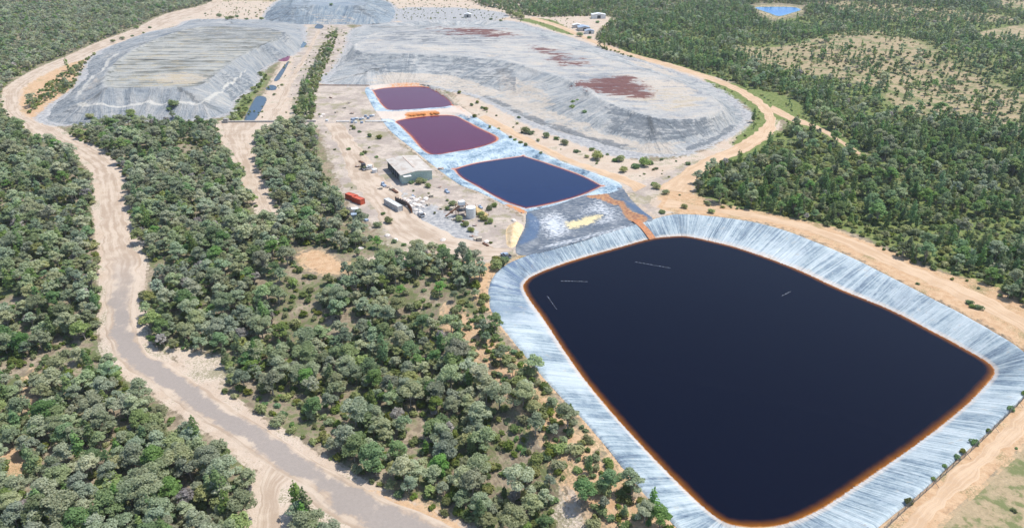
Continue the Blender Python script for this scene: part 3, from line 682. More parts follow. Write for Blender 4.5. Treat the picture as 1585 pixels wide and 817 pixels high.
# ------------------------------------------------------------------ heaps of spoil
def build_heap(name, base, top, H, res, kind, bench, label):
    def zf(x, y, s, a):
        dt = poly_info(top, x, y); t = s/np.maximum(s+np.maximum(-dt, 0), .01)
        t = np.where(dt > 0, 1, t)
        if bench: prof = np.interp(t, [0, .46, .56, 1], [0, .52, .55, 1])
        elif kind == 'right': prof = np.interp(t+.06*(fbm(x, y, 40, 67, 3)-.5), [0, .18, .40, .62, .70, 1], [0, .12, .20, .55, .60, 1])
        else: prof = t
        slope = sstep(0, .08, t)*(1-sstep(.93, 1, t))
        gul = (np.abs(fbm(a, t*5, 15, 61, 4)-.5)*-13+1.1)*slope*(.35+.65*sstep(.15, .6, t))+(fbm(x, y, 26, 63, 5)-.5)*4.5*slope
        plat = (fbm(x*.30, y*1.6, 14, 65, 4)-.5)*2.6*sstep(0, 6, dt)
        rim = .5*np.exp(-(dt/2.5)**2)
        return -.25+H*prof+gul+plat+rim
    o, X, Y, S, AR = sheet(name, base, res, zf, mat_heap(kind))
    dt = poly_info(top, X, Y); t = np.where(dt > 0, 1, S/np.maximum(S+np.maximum(-dt, 0), .01))
    add_uv(o, np.stack([AR, t], -1)); add_attr(o, 'flat', sstep(.95, 1.0, t)*sstep(-1, 2, dt+1))
    z = np.zeros_like(X); st = z.copy(); ye = z.copy(); dk = z.copy(); be = z.copy(); wb = z.copy()
    px, py, _ = project(X, Y, H*t)
    def mk(pts, wd, zz=H): return np.clip(.5+poly_info(poly(pts, zz, 3), X, Y)/wd, 0, 1)
    if kind == 'left':
        ye = .36*(dt > 3)+.25*mk([(200,120),(260,112),(320,118),(310,133),(220,132)], 14)*(dt > 0)
        be = .75*mk([(235,116),(290,112),(330,120),(300,131),(240,128)], 12)+.55*mk([(125,150),(150,128),(165,130),(140,155)], 10, 6)
        dk = .42*(t < .5)*(px < 200)+.60*mk([(290,44),(440,46),(430,60),(300,58)], 8)+.5*mk([(285,64),(440,66),(430,72),(300,70)], 6)
        dk = np.maximum(dk, .62*np.clip(.5+poly_info(poly([(340,140),(370,115),(398,125),(370,150)], 4, 3), X, Y)/8, 0, 1))
        wb = np.exp(-((t-.51)/.075)**2)*sstep(105, 125, px)*sstep(400, 370, px)*(Y < unproj(300, 95, 0)[1])*.95
    if kind == 'right':
        st = mk([(884,127),(930,120),(975,119),(1008,138),(1010,150),(960,148),(915,140)], 16)
        st = np.maximum(st, .72*mk([(810,68),(870,78),(912,100),(900,106),(850,94)], 24))
        st = np.maximum(st, .90*mk([(665,43),(740,43),(805,52),(770,58),(715,55)], 36))
        ye = .55*mk([(960,138),(1060,138),(1095,162),(1020,168)], 40)
        be = .35*(dt > 2)+.45*mk([(1000,120),(1060,130),(1090,160),(1040,168),(960,150)], 16)
        be = np.maximum(be, .85*(t < .42)*(dt < 0)*sstep(550, 600, px)*sstep(1080, 1030, px)*(py > 90))
        be = np.maximum(be, .8*np.clip(.5+poly_info(poly([(770,112),(800,118),(860,150),(820,165),(770,140)], 5, 3), X, Y)/12, 0, 1))
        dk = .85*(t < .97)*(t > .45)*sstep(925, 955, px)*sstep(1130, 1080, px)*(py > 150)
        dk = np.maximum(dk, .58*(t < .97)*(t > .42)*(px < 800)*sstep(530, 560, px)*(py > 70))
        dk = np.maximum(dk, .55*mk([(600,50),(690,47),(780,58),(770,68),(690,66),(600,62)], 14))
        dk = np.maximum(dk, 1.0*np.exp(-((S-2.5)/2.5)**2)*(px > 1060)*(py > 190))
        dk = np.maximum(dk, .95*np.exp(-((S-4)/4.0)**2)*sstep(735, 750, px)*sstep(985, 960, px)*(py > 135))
    if kind == 'back':
        dk = .55*(px < 480)+.5*(px > 545)*(py < 26); be = .5*(py > 22)*sstep(470, 490, px)*sstep(560, 540, px)
    add_attr(o, 'haulbench', wb)
    add_attr(o, 'stain', np.stack([st, ye, dk, be], -1), 'FLOAT_COLOR')
    return structure(o, label)
build_heap('spoil_heap', heapL_base, heapL_top, HL, 1.5, 'left', True, 'grey benched spoil heap at left with rows on its flat top')
build_heap('spoil_heap', heapR_base, heapR_top, HR, 1.5, 'right', False, 'wide pale grey spoil heap at right with rust red stains on top')
build_heap('spoil_heap', heapB_base, heapB_top, HB, 3.0, 'back', False, 'blue grey spoil heap at the top of the picture')

# small waters: channel ponds, far blue pond
def small_water(pts, mat, lab, z=.12):
    P = polyT(pts, 3); zz = float(terrain(P[:, 0], P[:, 1]).max())+z
    o, x, y, s, a = sheet('water', P, 1.2, lambda x, y, s, a: np.full(x.shape, zz), mat); add_attr(o, 'shore', s); structure(o, lab)
m_ch = mat_water('channel_water', (.045,.075,.115), (.06,.08,.10), (.10,.10,.10), .5, 2, .2)
m_pu = mat_water('channel_purple_water', (.16,.03,.09), (.2,.06,.09), (.25,.12,.12), .5, 2, .2)
m_bl = mat_water('far_blue_water', (.012,.14,.40), (.03,.20,.42), (.20,.22,.2), 2, 6, .15)
small_water([(378,187),(384,172),(395,152),(404,149),(413,153),(408,166),(393,188)], m_ch, 'slate blue water of the longest channel pond')
small_water([(411,139),(418,132),(428,134),(426,140)], m_ch, 'small dark channel pond second from the front')
small_water([(424,124),(443,98),(447,98),(433,123)], m_ch, 'thin dark channel pond below the purple puddle')
small_water([(430,94),(440,87),(449,87),(445,95)], m_pu, 'magenta puddle beside the left heap')
small_water([(462,73),(468,65),(475,68),(470,74)], m_ch, 'small square dark pond far up the channel')
small_water([(487,44),(491,38),(501,40),(498,45)], m_ch, 'farthest dark pond of the channel')
small_water([(1168,13),(1185,11.5),(1228,12),(1240,16),(1226,21),(1206,26),(1190,21)], m_bl, 'bright blue dam among trees far away', .3)
# ------------------------------------------------------------------ vegetation
def mat_leaf(name, a, b, patch=.5):
    t = NT(name); tint = t.attr('tint')
    oi = t.t.nodes.new('ShaderNodeObjectInfo'); r = oi.outputs['Random']
    col = t.mix(tint, a, b)
    n = t.noise(.035, 3); col = t.mix(t.rng(n, .35, .65, 0, patch), col, tuple(v*.72 for v in (a[0]*.9, a[1]*1.15, a[2]*.75)))
    hs = t.t.nodes.new('ShaderNodeHueSaturation'); t.lk(col, hs.inputs['Color'])
    t.lk(t.rng(r, 0, 1, .75, 1.30), hs.inputs['Value']); t.lk(t.rng(t.math('FRACT', t.math('MULTIPLY', r, 7.3)), 0, 1, .47, .53), hs.inputs['Hue'])
    t.lk(t.rng(t.math('FRACT', t.math('MULTIPLY', r, 13.7)), 0, 1, .75, 1.15), hs.inputs['Saturation'])
    t.fin(hs.outputs[0], .6, .25)
    # thin leaves let some light through
    tr = t.t.nodes.new('ShaderNodeBsdfTranslucent'); t.lk(hs.outputs[0], tr.inputs['Color'])
    mx = t.t.nodes.new('ShaderNodeMixShader'); mx.inputs[0].default_value = .46
    t.t.links.new(t.b.outputs[0], mx.inputs[1]); t.t.links.new(tr.outputs[0], mx.inputs[2]); t.t.links.new(mx.outputs[0], t.out.inputs['Surface'])
    return t.m
LEAF = {
 'grey green': mat_leaf('leaf_grey_green', (.30,.33,.185), (.52,.545,.36)),
 'blue green': mat_leaf('leaf_blue_green', (.255,.30,.185), (.46,.505,.355)),
 'olive green': mat_leaf('leaf_olive', (.255,.285,.11), (.45,.475,.23)),
 'fresh green': mat_leaf('leaf_fresh', (.165,.25,.075), (.29,.395,.15)),
 'pale dry': mat_leaf('leaf_pale', (.30,.27,.24), (.46,.42,.38), .1),
 'dark green': mat_leaf('leaf_dark', (.145,.22,.072), (.265,.36,.145)),
 'bright olive': mat_leaf('leaf_bright_olive', (.145,.180,.040), (.250,.290,.085)),
}
BARK = plain('bark', (.30,.26,.22), .9, .35); BARKD = plain('bark_dark', (.16,.12,.09), .9, .3)

def leaves(rng, cents, radii, counts, size, flat=1.0, up=.65):
    """leaf-clump faces spread through ellipsoidal clumps"""
    C = []; N = []
    for c, r, n in zip(cents, radii, counts):
        d = rng.normal(size=(n, 3)); d /= np.linalg.norm(d, axis=1, keepdims=True)
        d[:, 2] = np.where(d[:, 2] < -.35, -d[:, 2]*.6, d[:, 2])
        rad = (.55+.5*rng.random(n)**.6)[:, None]
        C.append(np.asarray(c)+d*rad*np.asarray(r)); nn = d+rng.normal(size=(n, 3))*.55; nn[:, 2] += up; N.append(nn/np.linalg.norm(nn, axis=1, keepdims=True))
    C = np.concatenate(C); N = np.concatenate(N); n = len(C)
    t1 = np.cross(N, rng.normal(size=(n, 3))); t1 /= np.linalg.norm(t1, axis=1, keepdims=True); t2 = np.cross(N, t1)
    s = size*(.6+.8*rng.random(n))[:, None]; asp = (.55+.6*rng.random(n))[:, None]
    V = np.stack([C-t1*s-t2*s*asp*.3, C+t1*s*.2-t2*s*asp, C+t1*s+t2*s*asp*.2, C-t1*s*.1+t2*s*asp], 1).reshape(-1, 3)
    F = np.arange(4*n).reshape(n, 4)
    tint = np.repeat(np.clip(rng.random(n)*.8+.1, 0, 1), 4)
    return V, F, tint

def tube(pts, radii, k=5):
    V = []; F = []
    for i, (p, r) in enumerate(zip(pts, radii)):
        for a in range(k):
            q = a/k*2*math.pi; V.append((p[0]+math.cos(q)*r, p[1]+math.sin(q)*r, p[2]))
    for i in range(len(pts)-1):
        for a in range(k): F.append((i*k+a, i*k+(a+1) % k, (i+1)*k+(a+1) % k, (i+1)*k+a))
    return np.array(V), np.array(F)
def cat(parts):
    V = []; F = []; o = 0
    for v, f in parts: V.append(v); F.append(f+o); o += len(v)
    return np.concatenate(V), np.concatenate(F)

def gum(rng, H, R, dens, size, nclump):
    """returns trunk (V,F), crown (V,F,tint)"""
    lean = rng.normal(size=2)*.25; fork = H*rng.uniform(.22, .36)
    parts = [tube([(0,0,-.4),(lean[0]*.3,lean[1]*.3,fork)], [.20,.15])]
    cents = []; radii = []; counts = []
    for i in range(nclump):
        a = i*2.4+rng.uniform(-.5, .5); rr = R*math.sqrt((i+.4)/nclump)*rng.uniform(.55, .80)
        z = H*(.80-.34*(rr/R)**1.4)+rng.uniform(-.20, .10)*H
        c = np.array([lean[0]+math.cos(a)*rr, lean[1]+math.sin(a)*rr, z])
        cr = R*rng.uniform(.20, .42)
        cents.append(c); radii.append((cr, cr, cr*.72)); counts.append(int(dens*cr*cr))
        mid = (c*.5+np.array([lean[0]*.3, lean[1]*.3, fork])*.5)+rng.normal(size=3)*.15
        parts.append(tube([(lean[0]*.3,lean[1]*.3,fork-.2), mid, c-np.array([0,0,cr*.1])], [.11,.075,.03], 4))
    return cat(parts), leaves(rng, cents, radii, counts, size)
def cypress(rng, H, R, dens, size, n):
    parts = [tube([(0,0,-.4),(0,0,H*.5),(0,0,H*.93)], [.16,.11,.03])]
    cents = []; radii = []; counts = []
    for i in range(n):
        f = i/(n-1); z = H*(.16+.78*f); rr = R*(1-f)**.5*(.35+.65*min(1, f*3+.3))*.95+.12; a = rng.random()*6.28
        c = np.array([math.cos(a)*rr*.28, math.sin(a)*rr*.28, z]); cents.append(c)
        radii.append((rr, rr, H/n*.85)); counts.append(int(dens*rr*.62)+4)
        parts.append(tube([(0,0,z-.3), c+np.array([math.cos(a)*rr*.4, math.sin(a)*rr*.4, .1])], [.05,.02], 3))
    return cat(parts), leaves(rng, cents, radii, counts, size, up=.7)
def shrub(rng, H, R, dens, size, n):
    cents = []; radii = []; counts = []; parts = []
    for i in range(n):
        a = rng.random()*6.28; rr = R*rng.uniform(.1, .62) if i else 0
        c = np.array([math.cos(a)*rr, math.sin(a)*rr, H*rng.uniform(.28, .46)]); cr = R*rng.uniform(.38, .58)
        cents.append(c); radii.append((cr, cr, H*.46)); counts.append(int(dens*cr*cr)+6)
        parts.append(tube([(0,0,-.2), c], [.06,.02], 3))
    return cat(parts), leaves(rng, cents, radii, counts, size, up=.7)

def make_proto(kind, i, lod, rng):
    if kind == 'gum':
        H = [8.2,7.0,9.0,6.2,7.6,8.6,6.8,5.4][i]; R = [3.4,3.0,3.7,2.8,3.0,3.4,3.2,2.3][i]
        d, s, nc = {0: (120,.195,16), 1: (48,.31,13), 2: (15,.54,8)}[lod]; return gum(rng, H, R, d, s, nc)
    if kind == 'cyp':
        H = [8.5,7.0,9.5,6.0][i]; R = [1.5,1.4,1.75,1.3][i]
        d, s, nc = {0: (85,.24,9), 1: (36,.36,7), 2: (14,.58,5)}[lod]; return cypress(rng, H, R, d, s, nc)
    H = [1.9,1.3,2.5,1.6][i]; R = [1.7,1.3,1.9,1.5][i]
    d, s, nc = {0: (90,.20,7), 1: (44,.28,6), 2: (14,.45,4)}[lod]; return shrub(rng, H, R, d, s, nc)
TONES = {'gum': ['grey green','blue green','grey green','olive green','blue green','fresh green','grey green','pale dry'],
         'cyp': ['fresh green','dark green','dark green','fresh green'], 'shr': ['bright olive','dark green','olive green','bright olive']}
BK = {'gum': BARK, 'cyp': BARKD, 'shr': BARKD}
NAMES = {'gum': 'gum_tree', 'cyp': 'cypress_tree', 'shr': 'shrub'}
def mesh_of(name, V, F, mats, mi=None, tint=None):
    o = mesh_obj(name, V, F, mats, mi=mi); me = o.data; COL.objects.unlink(o); bpy.data.objects.remove(o)
    if tint is not None:
        a = me.attributes.new('tint', 'FLOAT', 'POINT'); a.data.foreach_set('value', tint.astype(np.float32))
    return me
PROTO0 = {}; MASS = {}
for kd in ('gum', 'cyp', 'shr'):
    PROTO0[kd] = []; MASS[kd] = []
    for i in range(len(TONES[kd])):
        (tv, tf), (cv, cf, ti) = make_proto(kd, i, 0, np.random.default_rng(100+i+len(kd)*7+ord(kd[0])))
        lm = LEAF[TONES[kd][i]]
        if kd == 'shr':
            V, F = cat([(tv, tf), (cv, cf)])
            PROTO0[kd].append(mesh_of('shrub', V, F, [BK[kd], lm], np.r_[np.zeros(len(tf)), np.ones(len(cf))], np.r_[np.zeros(len(tv)), ti]))
        else:
            PROTO0[kd].append((mesh_of('trunk', tv, tf, [BK[kd]]), mesh_of('crown', cv, cf, [lm], tint=ti)))
    for lod in (1, 2):
        for i in range(len(TONES[kd])):
            (tv, tf), (cv, cf, ti) = make_proto(kd, i, lod, np.random.default_rng(100+i+len(kd)*7+ord(kd[0])))
            V, F = cat([(tv, tf), (cv, cf)])
            me = mesh_of(NAMES[kd]+'_pattern', V, F, [BK[kd], LEAF[TONES[kd][i]]], np.r_[np.zeros(len(tf)), np.ones(len(cf))], np.r_[np.zeros(len(tv)), ti])
            MASS[kd].append(bpy.data.objects.new(NAMES[kd]+'_pattern', me))

# ---- where plants stand.  (outline, gum density, cypress density, shrub density, spacing factor, place words)
FOREST = [
 (polyT([(-700,-25),(315,-25),(316,6),(258,21),(208,43),(155,64),(106,85),(56,105),(14,130),(2,150),(-10,185),(-700,200)]), .97,.03,.35, 'in the dense bush at upper left'),
 (polyT([(-700,190),(0,188),(35,200),(55,222),(95,232),(116,247),(136,266),(147,295),(148,345),(156,410),(158,470),(160,550),(180,575),(238,625),(300,668),(342,700),(385,725),(392,760),(380,830),(370,900),(-700,900)]), .93,.09,.60, 'left of the pale road'),
 (polyT([(440,800),(452,782),(500,802),(560,850),(610,900),(430,900),(436,830)]), .75,.25,.5, 'in the clump below the tarmac road'),
 (polyT([(92,212),(130,198),(335,195),(346,225),(362,258),(388,300),(412,340),(428,340),(414,300),(398,262),(396,225),(415,203),(484,198),(494,240),(508,285),(533,312),(545,335),(570,355),(592,385),(560,398),(530,400),(500,384),(462,388),(470,415),(500,428),(555,422),(600,408),(650,398),(692,400),(738,412),(752,440),(745,480),(690,470),
   (560,500),(400,545),(268,545),(225,530),(217,500),(215,460),(222,410),(200,350),(190,290),(178,256),(150,235),(112,215)]), .97,.08,.50, 'right of the pale road'),
 (polyT([(268,545),(400,545),(560,500),(690,470),(745,560),(820,680),(865,760),(860,820),(800,850),(740,850),(705,812),(616,772),(572,752),(480,700),(440,680),(405,652),(332,604),(345,590),(335,555)]), .85,.14,.75, 'above the tarmac road'),
 (polyT([(690,470),(738,440),(756,440),(762,490),(788,525),(832,575),(872,620),(935,692),(968,735),(1008,780),(1050,830),(1090,880),(740,880),(860,820),(865,760),(820,680),(745,560)]), .30,.07,1.0, 'on the slope beside the pond liner'),
 (polyT([(1072,292),(1082,268),(1112,252),(1160,243),(1196,216),(1222,198),(1262,206),(1300,226),(1340,246),(1400,260),(1585,280),(2300,420),(2300,760),(1700,550),(1600,482),(1560,463),(1530,442),(1480,430),(1420,410),(1360,386),(1300,359),(1250,343),(1180,327),(1110,314)]), .30,.55,.80, 'above the far rim of the big pond'),
 (polyT([(812,24),(815,-25),(2400,-25),(2400,430),(1585,285),(1400,262),(1345,240),(1300,212),(1262,196),(1235,160),(1200,146),(1110,126),(1080,116),(1010,98),(960,86),(925,74),(922,55),(935,42),(952,30),(930,25)]), .40,.42,.70, 'in the bush at upper right'),
 (polyT([(454,172),(462,140),(483,102),(503,58),(520,47),(522,62),(503,110),(490,145),(487,186),(456,186)]), .10,.03,1.0, 'between the two heaps'),
 (polyT([(40,185),(70,160),(112,138),(135,100),(150,90),(135,88),(60,140),(45,165)]), .10,.02,.8, 'beside the left grey heap'),
 (polyT([(492,192),(560,195),(600,250),(700,310),(800,345),(790,400),(640,388),(600,372),(560,330),(510,225)]), .0,.0,.05, 'in the open plant yard'),
 (polyT([(730,165),(800,190),(870,218),(960,255),(1000,262),(1060,245),(1100,245),(1060,275),(960,278),(860,242),(740,180)]), .0,.0,.09, 'on the bank above the navy pond'),
 (polyT([(1040,300),(1075,296),(1180,328),(1300,356),(1420,410),(1530,445),(1620,500),(1600,530),(1500,470),(1400,425),(1300,378),(1180,338),(1060,325)]), .01,.0,.26, 'on the orange bank by the pond'),
 (polyT([(375,188),(410,145),(470,50),(540,50),(520,110),(495,150),(490,188)]), .0,.0,.07, 'on the pale ground by the channel'),
 (polyT([(340,192),(395,192),(412,200),(392,240),(400,270),(380,265),(355,225)]), .0,.02,.10, 'on the bare strip below the heap'),
 (polyT([(330,0),(450,0),(800,-5),(900,40),(870,55),(790,32),(600,32),(400,38),(320,30)]), 0,.0,.10, 'on bare ground behind the heaps'),
 (polyT([(1090,125),(1200,150),(1300,208),(1330,238),(1240,200),(1200,190),(1160,235),(1130,222),(1165,185),(1150,160),(1110,140)]), .0,.03,.15, 'on the grassy verge of the track'),
 (polyT([(352,185),(362,160),(398,130),(402,112),(415,115),(408,135),(390,155),(375,190)]), .0,.0,.5, 'at the foot of the left heap'),
 (polyT([(1385,850),(1460,780),(1560,690),(1620,640),(1700,700),(1700,900)]), .0,.0,.02, 'on the dry grass field'),
]
THIN = [ (polyT([(1130,70),(1200,72),(1290,52),(1360,48),(1430,66),(1490,100),(1580,140),(1800,180),(1800,215),(1480,172),(1380,142),(1250,118),(1160,96)]), .78),
 (polyT([(1370,60),(1500,70),(1700,110),(1700,170),(1560,138),(1470,95)]), .5),
 (polyT([(1360,142),(1450,158),(1570,186),(1640,205),(1530,200),(1400,176)]), .7), (polyT([(1280,2),(1420,8),(1560,25),(1580,35),(1400,34),(1290,22)]), .5),
 (polyT([(1515,50),(1600,38),(1700,60),(1530,62)]), 1.0), (polyT([(1535,-5),(1700,-5),(1700,20),(1565,16),(1545,8)]), .95), (polyT([(1160,8),(1200,5),(1245,10),(1245,24),(1205,42),(1172,30)]), 1.0),
 (polyT([(1200,104),(1380,134),(1480,168),(1400,170),(1300,150),(1220,125)]), .55), (polyT([(1330,36),(1560,38),(1520,60),(1400,56)]), .5),
 (polyT([(262,540),(335,552),(345,595),(330,612),(285,585)]), .95), (polyT([(865,690),(880,690),(905,760),(900,880),(855,880),(872,760)]), 1.0),
 (polyT([(45,575),(62,580),(60,650),(40,655)]), 1.0), (polyT([(0,690),(50,700),(45,745),(0,740)]), .9), (polyT([(462,392),(500,388),(560,402),(555,420),(500,428),(470,415)]), .95),
 (polyT([(470,500),(560,490),(565,520),(500,535)]), .5), (polyT([(620,650),(660,650),(690,730),(640,740)]), .7)]
BLOCK = [big_rim, liner3, apron, heapR_base, heapL_base, heapB_base]+list(RPOLY.values())

def scatter(step, y0, y1, rngs):
    y = np.arange(y0, y1, step); x = np.arange(-1300, 1500, step)
    X, Y = np.meshgrid(x, y); X = X.ravel(); Y = Y.ravel()
    k = np.abs(X) < .85*Y+45; X = X[k]; Y = Y[k]
    return X+rngs.uniform(-.46, .46, len(X))*step, Y+rngs.uniform(-.46, .46, len(Y))*step

plants = {k: [] for k in ('gum', 'cyp', 'shr')}       # rows: x,y,z,variant,scale,rot,region
def place(kd, X, Y, marg, seed, di):
    r = np.random.default_rng(seed)
    reg = np.full(len(X), -1); den = np.zeros(len(X))
    for i, f in enumerate(FOREST):
        sd = poly_info(f[0], X, Y, far=5); k = (sd > 0) & (reg < 0); reg[k] = i; den[k] = f[1+di]
    ok = reg >= 0; X = X[ok]; Y = Y[ok]; reg = reg[ok]; den = den[ok]
    den = np.where((reg == 8) & (np.array([kd == 'gum']*len(X))), den, den)
    for P, a in THIN:
        sd = poly_info(P, X, Y, far=5); den = den*np.where(sd > 0, 1-a, 1)
    for P in BLOCK:
        sd = poly_info(P, X, Y, far=6); den = den*(sd < -marg)
    gap = fbm(X, Y, 26, 301, 3); den = den*np.where(gap < np.where(reg >= 6, .43, .375)*(1 if kd != 'shr' else .6), .15, 1)
    if kd == 'cyp': den = den*np.clip((fbm(X, Y, 55, 401, 3)-.35)*5, .25, 1.4)
    if kd == 'gum': den = den*np.clip(1.25-(fbm(X, Y, 70, 401, 3)-.35)*1.6*(reg >= 6), .2, 1)
    k = r.random(len(X)) < den; X = X[k]; Y = Y[k]; reg = reg[k]; n = len(X)
    nv = len(TONES[kd]); v = r.integers(0, nv, n)
    if kd == 'gum':
        p = np.array([.20,.13,.17,.14,.10,.12,.10,.035]); v = r.choice(nv, n, p=p/p.sum())
        v = np.where((reg >= 6) & (r.random(n) < .42), 5, v)
    sc = (.55+.75*r.random(n)**1.2)*np.where(np.isin(reg, (10, 11, 12, 13, 14, 15, 16, 18)) & (kd == 'shr'), .6, 1)*np.where(reg == 0, .92, 1)*(1 if kd != 'gum' else .93)
    plants[kd] += list(zip(X, Y, terrain(X, Y)-.05, v, sc, r.uniform(0, 6.28, n), reg))
for kd, st, mg, di in (('gum', 3.95, 1.6, 0), ('cyp', 3.1, 1.2, 1), ('shr', 2.6, .8, 2)):
    r = np.random.default_rng(500+di)
    X, Y = scatter(st, 70, 620, r); place(kd, X, Y, mg, 600+di, di)
    X, Y = scatter(st*1.22, 620, 1330, r); place(kd, X, Y, mg, 700+di, di)

# single plants standing in the open: x,y in the photo, kind, scale
def lone(kd, pts, place_words, var=None):
    FOREST.append((None, 0, 0, 0, place_words)); reg = len(FOREST)-1
    p = UT([q[0] for q in pts], [q[1] for q in pts]); z = terrain(p[:, 0], p[:, 1])
    for (x, y), zz, q in zip(p, z, pts):
        zz = heap_z(x, y) if heap_z(x, y) is not None else zz
        plants[kd].append((x, y, zz-.05, random.randrange(len(TONES[kd])) if var is None else var[random.randrange(len(var))], q[2], random.random()*6.28, reg))
dg = None
def heap_z(x, y):
    for ob in HEAPS:
        hit, loc, nr, fi = ob.ray_cast(Vector((x, y, 100)), Vector((0, 0, -1)))
        if hit: return loc.z
    return None
HEAPS = [o for o in COL.objects if o.name.startswith('spoil_heap')]
bpy.context.view_layer.update()
lone('shr', [(822,208,2.0),(815,206,1.7),(803,183,1.2),(847,213,1.4),(861,216,1.6),(875,224,1.4),(892,236,1.5),(916,233,1.5),(922,246,2.0),(930,243,1.3),
  (952,250,1.7),(961,250,1.5),(984,260,2.1),(995,257,1.9),(1006,254,1.8),(1024,248,1.0),(964,266,1.3),(1065,255,1.4),(940,240,.9),(1016,262,1.0)], 'in the row above the navy pond', [1,1,2])
lone('shr', [(885,180,1.9),(886,174,1.7),(904,186,1.6),(893,170,1.0)], 'standing alone on the right heap', [1])
lone('shr', [(730,164,1.1),(739,160,1.2),(752,171,1.4),(746,168,1.3),(735,182,1.3),(711,145,1.3),(758,198,.9),(772,200,.9),(797,218,1.2),(806,222,1.3),(814,226,1.1),(837,238,1.1),(790,214,.9)], 'on the bank above the purple ponds', [0,1])
lone('shr', [(1508,686,1.1),(1481,708,.8),(1414,756,.0001),(1407,779,.9),(1565,634,1.0),(1445,742,.6),(1585,610,.9),(1490,700,.7),(1462,722,.6),(1530,668,.6)], 'by the wire fence at lower right', [1,0])
lone('shr', [(1025,330,1.4),(1017,292,1.2),(1013,287,1.5),(1030,300,1.0),(1060,322,.9),(1100,330,.9),(1420,440,.7),(1500,470,1.2),(1505,476,1.1),(1515,478,1.3)], 'on the orange bank by the big pond', [1,2])
lone('gum', [(1077,284,1.05),(1081,296,.9),(1570,452,1.15),(1580,462,1.0),(1560,462,.8)], 'at the edge of the far pond bank', [0,1])
lone('shr', [(548,200,1.2),(556,205,1.1),(572,212,1.3),(587,215,1.5),(540,232,1.2),(560,240,1.3),(565,238,1.1),(564,262,1.1),(583,244,1.0),(593,332,1.0),(600,345,1.2),(584,352,1.1),(700,318,1.1),(693,325,1.0),(712,342,1.1),
  (745,335,1.0),(757,325,1.3),(765,320,1.2),(748,342,1.1),(760,345,1.0),(637,284,1.3),(648,284,1.3),(664,290,1.0),(655,283,1.0),(722,350,1.0),(730,358,.9),(782,404,1.6),(776,410,1.6),(770,416,1.6),(768,405,1.5),(610,375,1.2),(625,380,1.0)], 'in the plant yard', [0,2,1])
lone('shr', [(212,45,1.6),(232,44,1.8),(175,66,1.3),(190,62,1.5),(205,57,1.6),(222,52,1.3),(340,27,1.8),(352,31,1.8),(358,31,2),(367,27,2.2),(382,32,2),(405,33,1.5),(318,22,1.4),(140,188,1.4),(205,183,1.6),(265,180,1.8),(270,178,2.0)], 'along the edge of the left heap', [1,2])
lone('gum', [(268,186,.9),(235,192,.9),(150,196,.8),(470,165,.8),(478,150,.9),(472,140,.7),(456,175,.7),(484,170,.8),(1000,252,.5)], 'in front of the left heap', [1,5])
lone('shr', [(515,28,2),(760,31,2),(790,24,3),(800,28,3),(808,30,2.6),(775,34,2),(905,44,2.4),(912,60,2.2),(898,57,2.0),(925,36,2.4)], 'on pale ground behind the heaps', [1,2])

